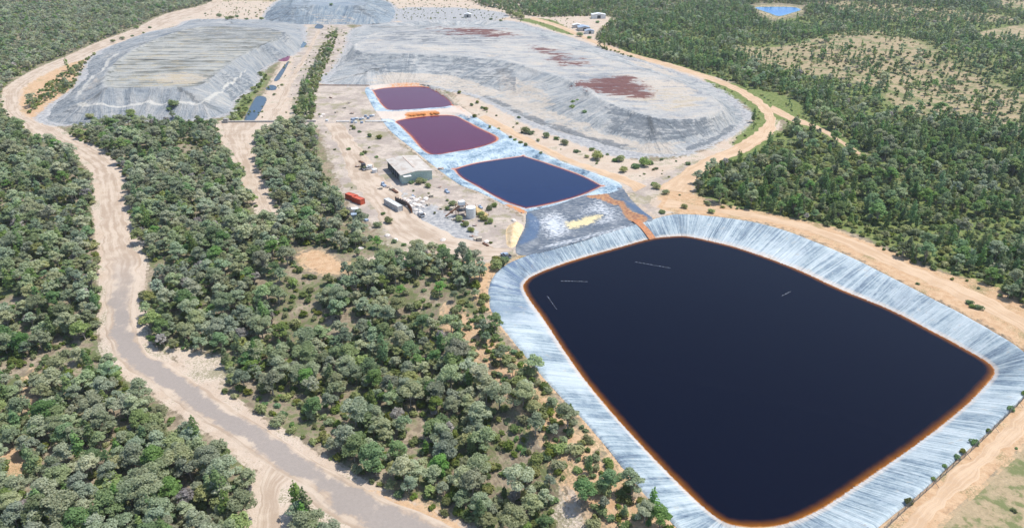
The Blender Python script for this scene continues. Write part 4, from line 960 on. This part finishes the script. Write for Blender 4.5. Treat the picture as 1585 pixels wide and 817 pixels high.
def in_view(x, y, z):
    px, py, f = project(x, y, z); return -25 < px < 1610 and -10 < py < 850
SIZEW = {'gum': 'gum tree', 'cyp': 'narrow upright tree', 'shr': 'shrub'}
CATW = {'gum': 'tree', 'cyp': 'tree', 'shr': 'shrub'}
def where(x, y, reg):
    return FOREST[reg][4]
LM = {'big lined pond': (980, 580), 'road bend': (170, 530), 'side track junction': (430, 725), 'workshop shed': (630, 265), 'orange clearing': (500, 400), 'bottom frame edge': None}
counts = {}
for kd in plants:
    P = plants[kd]
    vis = [(project(p[0], p[1], p[2])[2]/p[4], i) for i, p in enumerate(P) if in_view(p[0], p[1], p[2]+2)]
    # lone plants in the open always are things of their own
    loneset = [i for i, p in enumerate(P) if FOREST[p[6]][0] is None]
    vis.sort(); pick = []
    ls = set(loneset)
    for _, i in vis:
        if i not in ls and len(pick) < 300-len(ls): pick.append(i)
    pick = loneset+pick; ps = set(pick)
    for i in pick:
        x, y, z, v, s, ro, reg = P[i]
        if s < .01: continue
        px, py, dd = project(x, y, z)
        size = 'small' if s < .8 else ('mid-sized' if s < 1.0 else 'large')
        band = ('lowest' if py > 690 else 'lower' if py > 560 else 'middle' if py > 420 else 'upper')+' '+('far left' if px < 160 else 'left' if px < 400 else 'centre left' if px < 640 else 'centre' if px < 860 else 'right of centre' if px < 1100 else 'right')
        lab = f"{size} {TONES[kd][v]} {SIZEW[kd]} {where(x, y, reg)}, {band}"
        if len(lab.split()) > 16: lab = lab.replace('narrow upright tree', 'upright tree').replace('mid-sized ', 'medium ')
        if len(lab.split()) > 16: lab = ' '.join(lab.replace(' of centre', '').split()[:16])
        grp = f"{size} {TONES[kd][v]} {SIZEW[kd]}s {where(x, y, reg)} ({band})"
        if kd == 'shr':
            o = bpy.data.objects.new('shrub', PROTO0[kd][v]); COL.objects.link(o)
            o.location = (x, y, z); o.scale = (s, s, s); o.rotation_euler = (0, 0, ro)
        else:
            o = bpy.data.objects.new(NAMES[kd], None); COL.objects.link(o); o.location = (x, y, z); o.scale = (s, s, s); o.rotation_euler = (0, 0, ro)
            for nm, me in zip(('trunk', 'crown'), PROTO0[kd][v]):
                c = bpy.data.objects.new(nm, me); COL.objects.link(c); c.parent = o
        tag(o, lab, CATW[kd], grp)
    rest = [p for i, p in enumerate(P) if i not in ps]; counts[kd] = (len(P), len(pick))
    A = np.array([p[:6] for p in rest])
    me = bpy.data.meshes.new(NAMES[kd]+'s'); me.vertices.add(len(A)); me.vertices.foreach_set('co', A[:, :3].ravel())
    nv = len(TONES[kd]); dist = A[:, 1]
    idx = A[:, 3].astype(int)+np.where(dist > 420, nv, 0)
    a = me.attributes.new('pick', 'INT', 'POINT'); a.data.foreach_set('value', idx.astype(np.int32))
    a = me.attributes.new('size', 'FLOAT', 'POINT'); a.data.foreach_set('value', A[:, 4].astype(np.float32))
    a = me.attributes.new('turn', 'FLOAT', 'POINT'); a.data.foreach_set('value', A[:, 5].astype(np.float32))
    o = bpy.data.objects.new({'gum': 'gum_forest', 'cyp': 'cypress_forest', 'shr': 'undergrowth'}[kd], me); COL.objects.link(o)
    o['kind'] = 'stuff'; o['label'] = {'gum': 'grey green eucalyptus bush covering the land around the site', 'cyp': 'narrow dark green trees mixed through the farther bush', 'shr': 'low green shrubs growing under and between the trees'}[kd]
    o['category'] = {'gum': 'forest', 'cyp': 'forest', 'shr': 'undergrowth'}[kd]
    g = bpy.data.node_groups.new('planting', 'GeometryNodeTree')
    g.interface.new_socket('Geometry', in_out='INPUT', socket_type='NodeSocketGeometry'); g.interface.new_socket('Geometry', in_out='OUTPUT', socket_type='NodeSocketGeometry')
    N = g.nodes; L = g.links; gi = N.new('NodeGroupInput'); go = N.new('NodeGroupOutput')
    iop = N.new('GeometryNodeInstanceOnPoints'); jg = N.new('GeometryNodeGeometryToInstance')
    joins = N.new('GeometryNodeJoinGeometry')
    for ob in reversed(MASS[kd]):                      # join reverses nothing: linked last comes last
        oi = N.new('GeometryNodeObjectInfo'); oi.inputs['Object'].default_value = ob; oi.inputs['As Instance'].default_value = True
        L.new(oi.outputs['Geometry'], joins.inputs[0])
    def na(nm, ty):
        n = N.new('GeometryNodeInputNamedAttribute'); n.data_type = ty; n.inputs['Name'].default_value = nm; return n.outputs['Attribute']
    L.new(gi.outputs[0], iop.inputs['Points']); L.new(joins.outputs[0], iop.inputs['Instance']); iop.inputs['Pick Instance'].default_value = True
    L.new(na('pick', 'INT'), iop.inputs['Instance Index']); L.new(na('size', 'FLOAT'), iop.inputs['Scale'])
    cx = N.new('ShaderNodeCombineXYZ'); L.new(na('turn', 'FLOAT'), cx.inputs[2]); L.new(cx.outputs[0], iop.inputs['Rotation'])
    L.new(iop.outputs[0], go.inputs[0])
    md = o.modifiers.new('planting', 'NODES'); md.node_group = g
print('PLANTS', counts)
# ------------------------------------------------------------------ built things
class MB:
    def __init__(s): s.V = []; s.F = []
    def box(s, c, d, rz=0, taper=1.0):
        o = len(s.V); cr, sr = math.cos(rz), math.sin(rz)
        for dz, k in ((-.5, 1), (.5, taper)):
            for dx, dy in ((-.5,-.5),(.5,-.5),(.5,.5),(-.5,.5)):
                x, y = dx*d[0]*k, dy*d[1]*k; s.V.append((c[0]+x*cr-y*sr, c[1]+x*sr+y*cr, c[2]+dz*d[2]))
        s.F += [tuple(o+i for i in f) for f in ((0,3,2,1),(4,5,6,7),(0,1,5,4),(1,2,6,5),(2,3,7,6),(3,0,4,7))]; return s
    def tube(s, a, b, r, k=8, r2=None):
        a = Vector(a); b = Vector(b); d = (b-a).normalized(); u = d.orthogonal().normalized(); v = d.cross(u); o = len(s.V)
        for p, rr in ((a, r), (b, r2 if r2 is not None else r)):
            for i in range(k):
                q = i/k*2*math.pi; s.V.append(tuple(p+u*math.cos(q)*rr+v*math.sin(q)*rr))
        s.F += [(o+i, o+(i+1) % k, o+k+(i+1) % k, o+k+i) for i in range(k)]+[tuple(o+k-1-i for i in range(k)), tuple(o+k+i for i in range(k))]; return s
    def prism(s, prof, y0, y1):     # profile in x,z extruded along y
        o = len(s.V); n = len(prof)
        for y in (y0, y1):
            for x, z in prof: s.V.append((x, y, z))
        s.F += [(o+i, o+(i+1) % n, o+n+(i+1) % n, o+n+i) for i in range(n)]+[tuple(o+n-1-i for i in range(n)), tuple(o+n+i for i in range(n))]; return s
    def build(s, name, mat, parent=None, loc=None):
        o = mesh_obj(name, np.array(s.V), s.F, mat, parent)
        if loc is not None: o.location = loc
        return o
def G(px, py):
    p = UT(np.array([px]), np.array([py]))[0]; return (float(p[0]), float(p[1]), float(terrain(p[0], p[1])))
def heading(a, b): return math.atan2(b[1]-a[1], b[0]-a[0])

WHITE = plain('white_steel', (.66,.66,.64), .5, .12); DARKI = plain('dark_steel', (.05,.05,.055), .6, .3); CONC = plain('concrete', (.50,.46,.41), .9, .2)
RUST = plain('rusty_steel', (.20,.10,.06), .85, .4); GREENW = plain('pale_green_cladding', (.42,.52,.46), .6, .15); GLASS = plain('dark_glass', (.02,.03,.04), .15, .1, spec=.5)
RED = plain('red_paint', (.46,.085,.04), .55, .2, rust=.25); BLUEG = plain('blue_grey_paint', (.28,.34,.42), .6, .2); TYRE = plain('tyre_rubber', (.03,.03,.03), .8, .1)
def mat_roof():
    t = NT('shed_roof_sheet'); c = t.t.nodes.new('ShaderNodeTexCoord').outputs['Object']
    n = t.noise(1, 5, t.vmap(c, (1.2, .10, 1)), rough=.7); m = t.noise(.22, 5, c); col = t.mix(t.step(m, .4, .65), (.47,.435,.385), (.37,.32,.27))
    col = t.mix(t.math('MULTIPLY', t.step(n, .56, .68), .8), col, (.34,.20,.13)); return t.fin(col, .6, .3)
ROOF = mat_roof()

# workshop shed: front corner F, right corner R, left corner L on the ground
F_, R_, L_ = G(623, 285), G(671, 281), G(588, 263)
hx = math.radians(25); Lx = 15.2; Ly = 24.5
print('SHED', Lx, Ly, math.degrees(hx))
def build_shed():
    t = empty('workshop_shed', (F_[0], F_[1], 0), hx); H = 4.6
    tag(t, 'big pale workshop shed with open dark front and rust streaked roof in the yard', 'shed')
    W = Lx
    b = MB(); b.box((W/2, .1, H/2), (W-.3, .15, H)); b.box((W-.1, Ly/2, H/2), (.15, Ly-.4, H)); b.box((W/2, Ly-.1, H/2), (W-.4, .15, H)); b.box((.1, 2.4, H/2), (.15, 4.6, H))
    for k in range(int(W/1.1)): b.box((.6+k*1.1, -.02, H/2), (.12, .09, H-.3))
    b.build('wall', GREENW, t)
    c = MB()
    n = 6
    for k in range(n+1): c.box((.05, 4.9+(Ly-5.2)*k/n, (H-.1)/2), (.35, .35, H-.1))
    c.box((.02, Ly/2+2.4, H-.55), (.2, Ly-5.4, .7)); c.build('column', DARKI, t)
    MB().box((W*.5, Ly*.5, .06), (W-.8, Ly-.8, .1)).build('floor_slab', CONC, t)
    MB().box((W*.55, Ly*.45, H/2-.2), (.15, Ly*.8, H-.5)).build('partition', DARKI, t)
    r = MB(); r.prism([(-.8, H+.0), (W/2, H+1.0), (W+.5, H+.0), (W+.5, H+.16), (W/2, H+1.17), (-.8, H+.16)], -.6, Ly+.5); r.build('roof', ROOF, t)
    g = MB(); g.prism([(.2, H-.02), (W-.2, H-.02), (W/2, H+.85)], .02, .16); g.build('gable', GREENW, t)
    g = MB(); g.box((W/2, Ly*.55, H+1.22), (.7, Ly*.7, .22)); g.build('ridge_vent', plain('vent_sheet', (.45,.36,.30), .6, .3), t)
    for k in (0, 1):
        rd = MB(); rd.box((5.2+k*5.4, -.04, 1.9), (3.6, .10, 3.6)); rd.build('door', plain('door_sheet', (.36,.44,.40), .6, .15), t)
    s = MB(); s.box((2.2, -1.2, 4.2), (3.8, 2.6, .12)); s.build('awning', WHITE, t)
build_shed()

def container(px, py, rz, mat, label, cat='container', L=6.0, name='shipping_container', grp=None):
    p = G(px, py); t = empty(name, p, rz); tag(t, label, cat, grp)
    b = MB(); b.box((0, 0, 1.3), (L, 2.3, 2.35))
    n = int(L/.5)
    for k in range(n):
        for sgn in (-1, 1): b.box((-L/2+.3+k*.5, sgn*1.17, 1.3), (.22, .08, 2.1))
    b.build('body', mat, t)
    f = MB()
    for z in (.12, 2.5):
        for sgn in (-1, 1): f.box((0, sgn*1.2, z), (L+.1, .14, .16)); f.box((sgn*(L/2+.02), 0, z), (.14, 2.5, .17))
    for sx in (-1, 1):
        for sy in (-1, 1): f.box((sx*(L/2+.01), sy*1.19, 1.3), (.17, .17, 2.55))
    f.build('frame', mat, t)
    d = MB(); d.box((L/2+.07, .55, 1.3), (.06, 1.0, 2.1)); d.box((L/2+.07, -.55, 1.3), (.06, 1.0, 2.1)); dd = d.build('door', mat, t)
    h = MB(); [h.tube((L/2+.14, y, .3), (L/2+.14, y, 2.3), .04, 6) for y in (-.8, -.3, .3, .8)]; h.build('lock_bar', WHITE, dd)
container(545, 309, 2.5, RED, 'red shipping container nearest the trees beside the yard road')
container(555, 314, 2.45, RED, 'red shipping container on the road side of the red pair')
container(609, 321, 2.25, plain('worn_white', (.50,.50,.48), .7, .25, rust=.35), 'long white shipping container lying below the shed', L=12.0)
container(553, 339, .2, BLUEG, 'blue grey container at the edge of the trees below the red pair', L=4.5)
container(548, 331, .3, WHITE, 'white container just below the red pair at the tree edge', L=4.0)

def ute(px, py, rz, mat, label):
    p = G(px, py); t = empty('parked_ute', p, rz); tag(t, label, 'ute')
    b = MB(); b.prism([(-2.4,.5),(2.45,.5),(2.45,1.0),(1.45,1.12),(-2.4,1.12)], -.88, .88); b.build('body', mat, t)
    c = MB(); c.prism([(-.6,1.12),(1.4,1.12),(.75,1.72),(-.45,1.76)], -.78, .78); c.build('cab', mat, t)
    g = MB(); g.prism([(1.02,1.2),(1.42,1.16),(.86,1.68),(.78,1.66)], -.7, .7); g.box((.15, .80, 1.42), (1.1, .04, .4)); g.box((.15, -.80, 1.42), (1.1, .04, .4)); g.build('window', GLASS, t)
    tr = MB(); tr.box((-1.5, 0, 1.2), (1.75, 1.85, .1)); [tr.box((-1.5, s*.9, 1.38), (1.75, .06, .32)) for s in (-1, 1)]; tr.box((-2.38, 0, 1.38), (.06, 1.85, .32)); tr.build('tray', DARKI, t)
    for x in (-1.5, 1.5):
        for s in (-1, 1): MB().tube((x, s*.72, .38), (x, s*.95, .38), .38, 12).build('wheel', TYRE, t)
    for s in (-1, 1): MB().box((2.46, s*.65, .85), (.05, .35, .16)).build('headlight', WHITE, t)
ute(783, 398, 2.2, BLUEG, 'dark grey ute parked above the corner of the big pond')
ute(652, 334, 2.0, WHITE, 'white ute below the heap of white blocks')
ute(569, 263, .6, WHITE, 'white ute parked left of the shed')
ute(758, 11.5, .1, DARKI, 'dark ute far behind the right heap'); ute(766, 12, .1, WHITE, 'white ute far behind the right heap')

def tank(px, py, r, h, mat, label, name='water_tank', s=1):
    p = G(px, py); t = empty(name, p); tag(t, label, 'tank')
    MB().tube((0,0,0), (0,0,h), r, 20).build('body', mat, t)
    MB().tube((0,0,h+.003), (0,0,h+r*.28), r*1.02, 20, .15).build('roof', mat, t)
    l = MB(); [l.box((r+.12, dy, h/2), (.05, .05, h)) for dy in (-.2, .2)]; [l.box((r+.12, 0, .3+.35*k), (.04, .4, .04)) for k in range(int((h-.3)/.35))]; l.build('ladder', DARKI, t)
    pp = MB(); pp.tube((-r, 0, .4), (-r-1.0, 0, .4), .1, 8); pp.build('outlet_pipe', DARKI, t)
tank(729, 336, 2.1, 4.6, WHITE, 'white round tank standing in the scrubby plant area')
tank(573, 262, 1.2, 2.2, WHITE, 'small white tank left of the shed, farther one')
tank(580, 267, 1.3, 1.8, WHITE, 'small white tank left of the shed, nearer one')
tank(563, 262, 1.1, 3.0, DARKI, 'dark tank left of the two small white tanks')

def gantry():
    p = G(715, 333); t = empty('steel_gantry', p, .4); tag(t, 'dark rusty steel processing frame beside the white tank', 'gantry')
    f = MB()
    for x in (-2.2, 2.2):
        for y in (-1.5, 1.5): f.tube((x, y, 0), (x, y, 5), .14, 6)
    for z in (2.4, 4.9):
        for y in (-1.5, 1.5): f.tube((-2.2, y, z), (2.2, y, z), .1, 6)
        for x in (-2.2, 2.2): f.tube((x, -1.5, z), (x, 1.5, z), .1, 6)
    f.tube((-2.2,-1.5,0), (2.2,-1.5,2.4), .07, 5); f.tube((2.2,1.5,2.4), (-2.2,1.5,4.9), .07, 5); f.build('frame', RUST, t)
    MB().box((0,0,2.5), (4.2,2.8,.1)).build('deck', DARKI, t)
    h = MB(); h.box((0,0,5.7), (2.6,2.2,1.6)); h.box((0,0,4.4), (1.6,1.3,1.0)); h.build('hopper', WHITE, t)
    c = MB(); c.box((-4.6, 0, 2.2), (.9, .9, .9)); c.tube((-7.5,0,.6), (-.8,0,4.6), .35, 8); c.build('conveyor', RUST, t)
gantry()

def belt():
    p = G(742, 331); t = empty('conveyor_frame', p, -.75); tag(t, 'tan covered loading ramp to the right of the white tank', 'ramp')
    MB().prism([(-4,0),(4,0),(4,.4),(-4,2.2)], -1.6, 1.6).build('ramp', plain('ochre_sheet', (.42,.30,.14), .85, .3), t)
    f = MB(); [f.tube((-4+2*k, s*1.7, 0), (-4+2*k, s*1.7, 3.0-.35*k), .07, 5) for k in range(5) for s in (-1, 1)]; f.build('handrail', RUST, t)
belt()

# long retaining wall and the heap of pale blocks
def rwall():
    a = np.array(G(613, 312)); b = np.array(G(637, 330)); t = empty('retaining_wall', tuple(a), heading(a, b)); L = math.dist(a[:2], b[:2])
    tag(t, 'dark curved retaining wall between the white container and pale blocks', 'wall')
    m = MB()
    for k in range(10): m.box((L*(k+.5)/10, math.sin(k/10*3.1)*1.6, 1.0), (L/10+.2, .35, 2.1), math.cos(k/10*3.1)*.25)
    m.build('wall_panel', DARKI, t); c = MB()
    for k in range(11): c.box((L*k/10, math.sin(k/10*3.1)*1.6, 1.15), (.3, .5, 2.4))
    c.build('post', RUST, t)
rwall()
def rock_mesh(seed, r):
    rg = np.random.default_rng(seed); V = []; 
    for z, k in ((-.3, .9), (.15, 1.05), (.55, .85), (.8, .4)):
        for a in range(7): q = a/7*6.283; V.append((math.cos(q)*k*r*rg.uniform(.75,1.2), math.sin(q)*k*r*rg.uniform(.75,1.2), z*r*rg.uniform(.9,1.1)))
    F = [(j*7+a, j*7+(a+1) % 7, (j+1)*7+(a+1) % 7, (j+1)*7+a) for j in range(3) for a in range(7)]+[tuple(21+a for a in range(7))]
    return V, F
PALE = plain('pale_block', (.62,.56,.50), .9, .2)
rk = []
for i in range(4):
    V, Fc = rock_mesh(i, 1.0); rk.append(mesh_of('block', V, Fc, [PALE]))
bl = [(626,308),(632,312),(638,307),(645,311),(650,307),(654,313),(641,317),(634,320),(648,319),(655,321),(643,325),(650,327),(629,316),(659,309),(646,331),(653,333)]
for i, (x, y) in enumerate(bl):
    o = bpy.data.objects.new('rubble_block', rk[i % 4]); COL.objects.link(o); p = G(x, y); o.location = p; o.rotation_euler = (0, 0, i*1.3)
    s = random.uniform(.7, 1.5); o.scale = (s*1.2, s, s*.9)
    tag(o, 'pale rubble block in the pile below the shed '+('near the retaining wall' if x < 640 else 'on the right side of the pile' if y < 316 else 'at the lower end of the pile'), 'rubble', 'pale rubble blocks '+('by the wall' if x < 640 else 'upper right' if y < 316 else 'lower end'))
rocks = [(686,372,'in the scrub below the ramp'),(753,375,'in the scrub below the ramp'),(795,342,'above the sandy cliff'),(797,349,'above the sandy cliff'),(558,385,'in the scrub left of the yard path'),(612,372,'in the scrub left of the yard path'),(600,365,'in the scrub left of the yard path'),
  (500,178,'on bare ground left of the farthest purple pond'),(497,181,'on bare ground left of the farthest purple pond')]
for i, (x, y, l) in enumerate(rocks):
    o = bpy.data.objects.new('boulder', rk[i % 4]); COL.objects.link(o); o.location = G(x, y); o.scale = (1.3, 1.1, 1); o.rotation_euler = (0, 0, i)
    tag(o, 'pale boulder '+l, 'boulder', 'pale boulders '+l)

# sandy cliff at the head of the basin
def cliff():
    P = poly([(782,352),(800,345),(812,350),(808,366),(801,380),(792,385),(782,378)], 0, 3)
    def zf(x, y, s, a): return -.15+2.6*sstep(0, 4.5, s)+(fbm(x, y, 3, 91, 3)-.5)*1.1*sstep(0, 2, s)
    t = NT('cliff_sand'); n = t.noise(.6, 5, rough=.7); c = t.mix(t.step(n, .35, .65), (.62,.44,.24), (.70,.55,.36)); t.bump(n, .8, 1.0)
    o, *_ = sheet('embankment', P, .6, zf, t.fin(c, .95, .1)); structure(o, 'ochre sandy bank left of the dark basin')
cliff()

# pipes along the road north of the yard
def pipe(a, b, r, h, label, mat=WHITE):
    A = Vector(G(*a)); B = Vector(G(*b)); d = (B-A); L = d.length; t = empty('pipeline', tuple(A), math.atan2(d.y, d.x)); tag(t, label, 'pipe')
    MB().tube((0,0,h), (L,0,h), r, 10).build('pipe', mat, t)
    n = max(2, int(L/4)); s = MB(); [s.box((L*k/n, 0, h/2-.05), (.25, .7, h)) for k in range(n+1)]; s.build('support', CONC, t)
    f = MB(); [f.tube((L*k/n+.5,0,h), (L*k/n+.62,0,h), r*1.35, 10) for k in range(n)]; f.build('flange', mat, t)
pipe((521,189.5), (541,189.5), .35, .6, 'short white pipe on the bare ground left of the middle pond')
pipe((566,189.5), (598,189.5), .38, .7, 'longer white pipe running up to the liner of the middle purple pond')
drum_me = None
def drums():
    b = MB(); b.tube((0,0,0), (0,0,1.15), .6, 14); [b.tube((0,0,z), (0,0,z+.06), .64, 14) for z in (.3, .75)]
    ms = []
    for m in (BLUEG, WHITE): ms.append(mesh_of('drum', np.array(b.V), b.F, [m]))
    spots = [(506,188),(545,186),(549,185.5),(553,185),(547,187),(558,186),(562,184.8),(570,184),(574,181),(578,180.5),(566,181),(545,190.5),(551,190.8),(560,191)]
    for i, (x, y) in enumerate(spots):
        k = 0 if i % 3 else 1
        o = bpy.data.objects.new('drum', ms[k]); COL.objects.link(o); o.location = G(x, y); o.scale = (1.5, 1.2, 1)
        tag(o, ('blue grey' if k == 0 else 'white')+' drum among the scattered drums by the white pipes', 'drum', ('blue grey' if k == 0 else 'white')+' drums by the white pipes')
drums()

# low concrete wall across the channel
def lowwall():
    a = G(343, 190); b = G(489, 189); t = empty('concrete_wall', a, heading(a, b)); L = math.dist(a[:2], b[:2]); tag(t, 'long low concrete wall across the foot of the channel ponds', 'wall')
    MB().box((L/2, 0, .5), (L, .4, 1.0)).build('wall_run', CONC, t); MB().box((L/2, 0, 1.08), (L+.2, .6, .15)).build('coping', plain('coping', (.60,.56,.50), .9, .1), t)
    MB().box((3.0, 0, 1.35), (2.6, 2.6, 2.5)).build('pump_box', plain('pump_box', (.34,.32,.30), .8, .2), t)
lowwall()
def lowwall2():
    a = G(494, 133); b = G(572, 133.5); t = empty('pipe_rack', a, heading(a, b)); L = math.dist(a[:2], b[:2]); tag(t, 'low dark pipe run at the foot of the right heap', 'pipe')
    m = MB(); m.tube((0,0,.6), (L,0,.6), .28, 8); m.build('pipe', RUST, t); s = MB(); [s.box((L*k/10,0,.3), (.3,.6,.6)) for k in range(11)]; s.build('support', CONC, t)
lowwall2()

# wire fence outside the big pond at lower right
def fence(pts, label, h=2.0, gap=3.2):
    C = catmull(pts, 6, False); P = UT(C[:, 0], C[:, 1]); seg = np.r_[0, np.cumsum(np.linalg.norm(np.diff(P, axis=0), axis=1))]
    s = np.arange(0, seg[-1], gap); Q = np.stack([np.interp(s, seg, P[:, i]) for i in (0, 1)], -1); z = terrain(Q[:, 0], Q[:, 1])
    t = empty('wire_fence', (Q[0][0], Q[0][1], z[0])); tag(t, label, 'fence'); o = np.array([Q[0][0], Q[0][1], z[0]])
    gal = plain('dull_galvanised', (.16,.15,.14), .7, .2)
    for i, (q, zz) in enumerate(zip(Q, z)):
        m = MB(); p = np.array([*q, zz])-o; m.tube(tuple(p), tuple(p+[0,0,h]), .06, 6)
        if i % 5 == 0: m.tube(tuple(p+[0,0,h*.8]), tuple(p+[1.3,-.6,0]), .05, 5)
        m.build('post', gal, t)
    m = MB()
    for hh in np.linspace(.15, h-.05, 9):
        for i in range(len(Q)-1):
            a = np.array([*Q[i], z[i]+hh])-o; b = np.array([*Q[i+1], z[i+1]+hh])-o; m.tube(tuple(a), tuple(b), .018, 3)
    w_ = m.build('wire', gal, t)
fence([(1604,592),(1580,622),(1548,655),(1510,692),(1470,728),(1430,764),(1390,800),(1355,835)], 'dark wire fence along the outer bank of the big pond at lower right')

FLOATM = plain('grey_float', (.34,.36,.38), .6, .3)
# floating lines on the big pond
def floats(a, b, n, label, z=BIG_Z+.05):
    A = unproj(*a, z); B = unproj(*b, z); t = empty('float_line', (A[0], A[1], z)); tag(t, label, 'float line')
    m = MB(); m.tube((0,0,.02), (B[0]-A[0], B[1]-A[1], .02), .02, 5); m.build('rope', WHITE, t)
    d = (B-A); rg = np.random.default_rng(int(a[0]))
    for k in range(n):
        f = (k+rg.uniform(.1, .6))/n; p = d*f; u = d/np.linalg.norm(d)
        MB().tube((p[0]-u[0]*.3, p[1]-u[1]*.3, .08), (p[0]+u[0]*.3, p[1]+u[1]*.3, .06), rg.uniform(.05,.12), 7).build('float', FLOATM, t)
floats((983,405.5), (1038,415), 9, 'longer line of white floats near the top of the big pond')
floats((868,435), (910,436), 8, 'line of white floats near the left corner of the big pond')
floats((1210,458), (1224,451), 3, 'short line of floats at the right side of the big pond')
floats((847,458), (862,479), 2, 'thin line of floats close to the left bank of the big pond')

# far sheds
def far_shed(px, py, w, d, h, rz, mat, rmat, label):
    p = G(px, py); t = empty('shed', p, rz); tag(t, label, 'shed')
    MB().box((0,0,h/2), (w, d, h)).build('wall', mat, t); MB().prism([(-w/2-.4,h+.01),(0,h+1.4),(w/2+.4,h+.01)], -d/2-.4, d/2+.4).build('roof', rmat, t)
    MB().box((0,-d/2-.04,h*.42), (w*.25,.08,h*.8)).build('door', DARKI, t)
far_shed(926, 28.5, 16, 9, 4.5, .05, WHITE, WHITE, 'white roofed shed at the edge of the far trees')
far_shed(903, 47, 12, 12, 3.5, .1, CONC, BLUEG, 'grey roofed shed in the clearing beyond the right heap')
far_shed(912, 52, 9, 7, 3, .1, WHITE, BLUEG, 'low grey shed nearer the road in the far clearing')
far_shed(893, 43, 9, 6, 3, .1, CONC, WHITE, 'small pale shed left of the grey roofed sheds')
far_shed(724, 27, 8, 6, 3.5, 0, CONC, WHITE, 'small white roofed hut behind the right heap')

# scrap lying about the plant yard
def scrap():
    kinds = []
    b = MB()
    for k in range(5): b.box((k*.25-.5, (k % 3)*.3-.3, .12+.1*k), (2.2-.2*k, .9, .05), k*.5)
    kinds.append(('scrap_sheets', b, plain('scrap_sheet', (.36,.30,.26), .7, .4, rust=.45), 'weathered metal sheets'))
    b = MB()
    for k in range(6): b.tube((-1.8, (k % 3)*.32-.3, .16+.28*(k//3)), (1.8, (k % 3)*.32-.25+.04*k, .16+.28*(k//3)), .14, 7)
    kinds.append(('pipe_stack', b, RUST, 'rusty pipes'))
    b = MB(); b.box((0,0,.5), (1.6,1.2,.9)); b.box((.2,0,1.05), (1.2,1.3,.1)); b.box((-1.3,.3,.25), (.8,.8,.5), .6)
    kinds.append(('crate_pile', b, plain('old_crate', (.44,.38,.30), .85, .3), 'old wooden crates'))
    b = MB(); b.box((0,0,.35), (2.6,1.1,.5)); b.box((.7,0,.85), (.9,.9,.6)); b.tube((-.9,-.6,.3), (-.9,.6,.3), .32, 10); b.tube((.9,-.6,.3), (.9,.6,.3), .32, 10)
    kinds.append(('old_machine', b, BLUEG, 'small blue grey machine'))
    mes = [mesh_of(n, np.array(b.V), b.F, [m]) for n, b, m, _ in kinds]
    spots = [(600,290,'below the shed'),(594,288,'below the shed'),(606,294,'below the shed'),(590,293,'below the shed'),(612,297,'below the shed'),(683,262,'right of the shed'),(680,290,'right of the shed'),(692,298,'right of the shed'),
      (700,325,'near the rusty frame'),(705,341,'near the rusty frame'),(720,345,'near the rusty frame'),(735,349,'near the rusty frame'),(752,340,'near the rusty frame'),(744,322,'near the rusty frame'),(712,322,'near the rusty frame'),
      (742,372,'in the scrub above the bend of the dirt road'),(752,379,'in the scrub above the bend of the dirt road'),(730,366,'in the scrub above the bend of the dirt road'),(556,346,'at the tree edge below the red containers'),(566,341,'at the tree edge below the red containers'),
      (520,175,'left of the farthest purple pond'),(534,168,'left of the farthest purple pond'),(512,152,'left of the farthest purple pond'),(545,176,'left of the farthest purple pond'),(540,160,'left of the farthest purple pond'),
      (640,305,'behind the pale rubble'),(662,318,'behind the pale rubble'),(668,305,'behind the pale rubble'),(560,252,'left of the small tanks'),(554,258,'left of the small tanks')]
    for i, (x, y, wd) in enumerate(spots):
        k = (i*7+i//3) % 4; o = bpy.data.objects.new(kinds[k][0], mes[k]); COL.objects.link(o); o.location = G(x, y); o.rotation_euler = (0, 0, i*2.1); s = random.uniform(.8, 1.5); o.scale = (s, s, s)
        tag(o, f"{kinds[k][3]} lying {wd}", 'scrap', f"{kinds[k][3]} {wd}")
scrap()
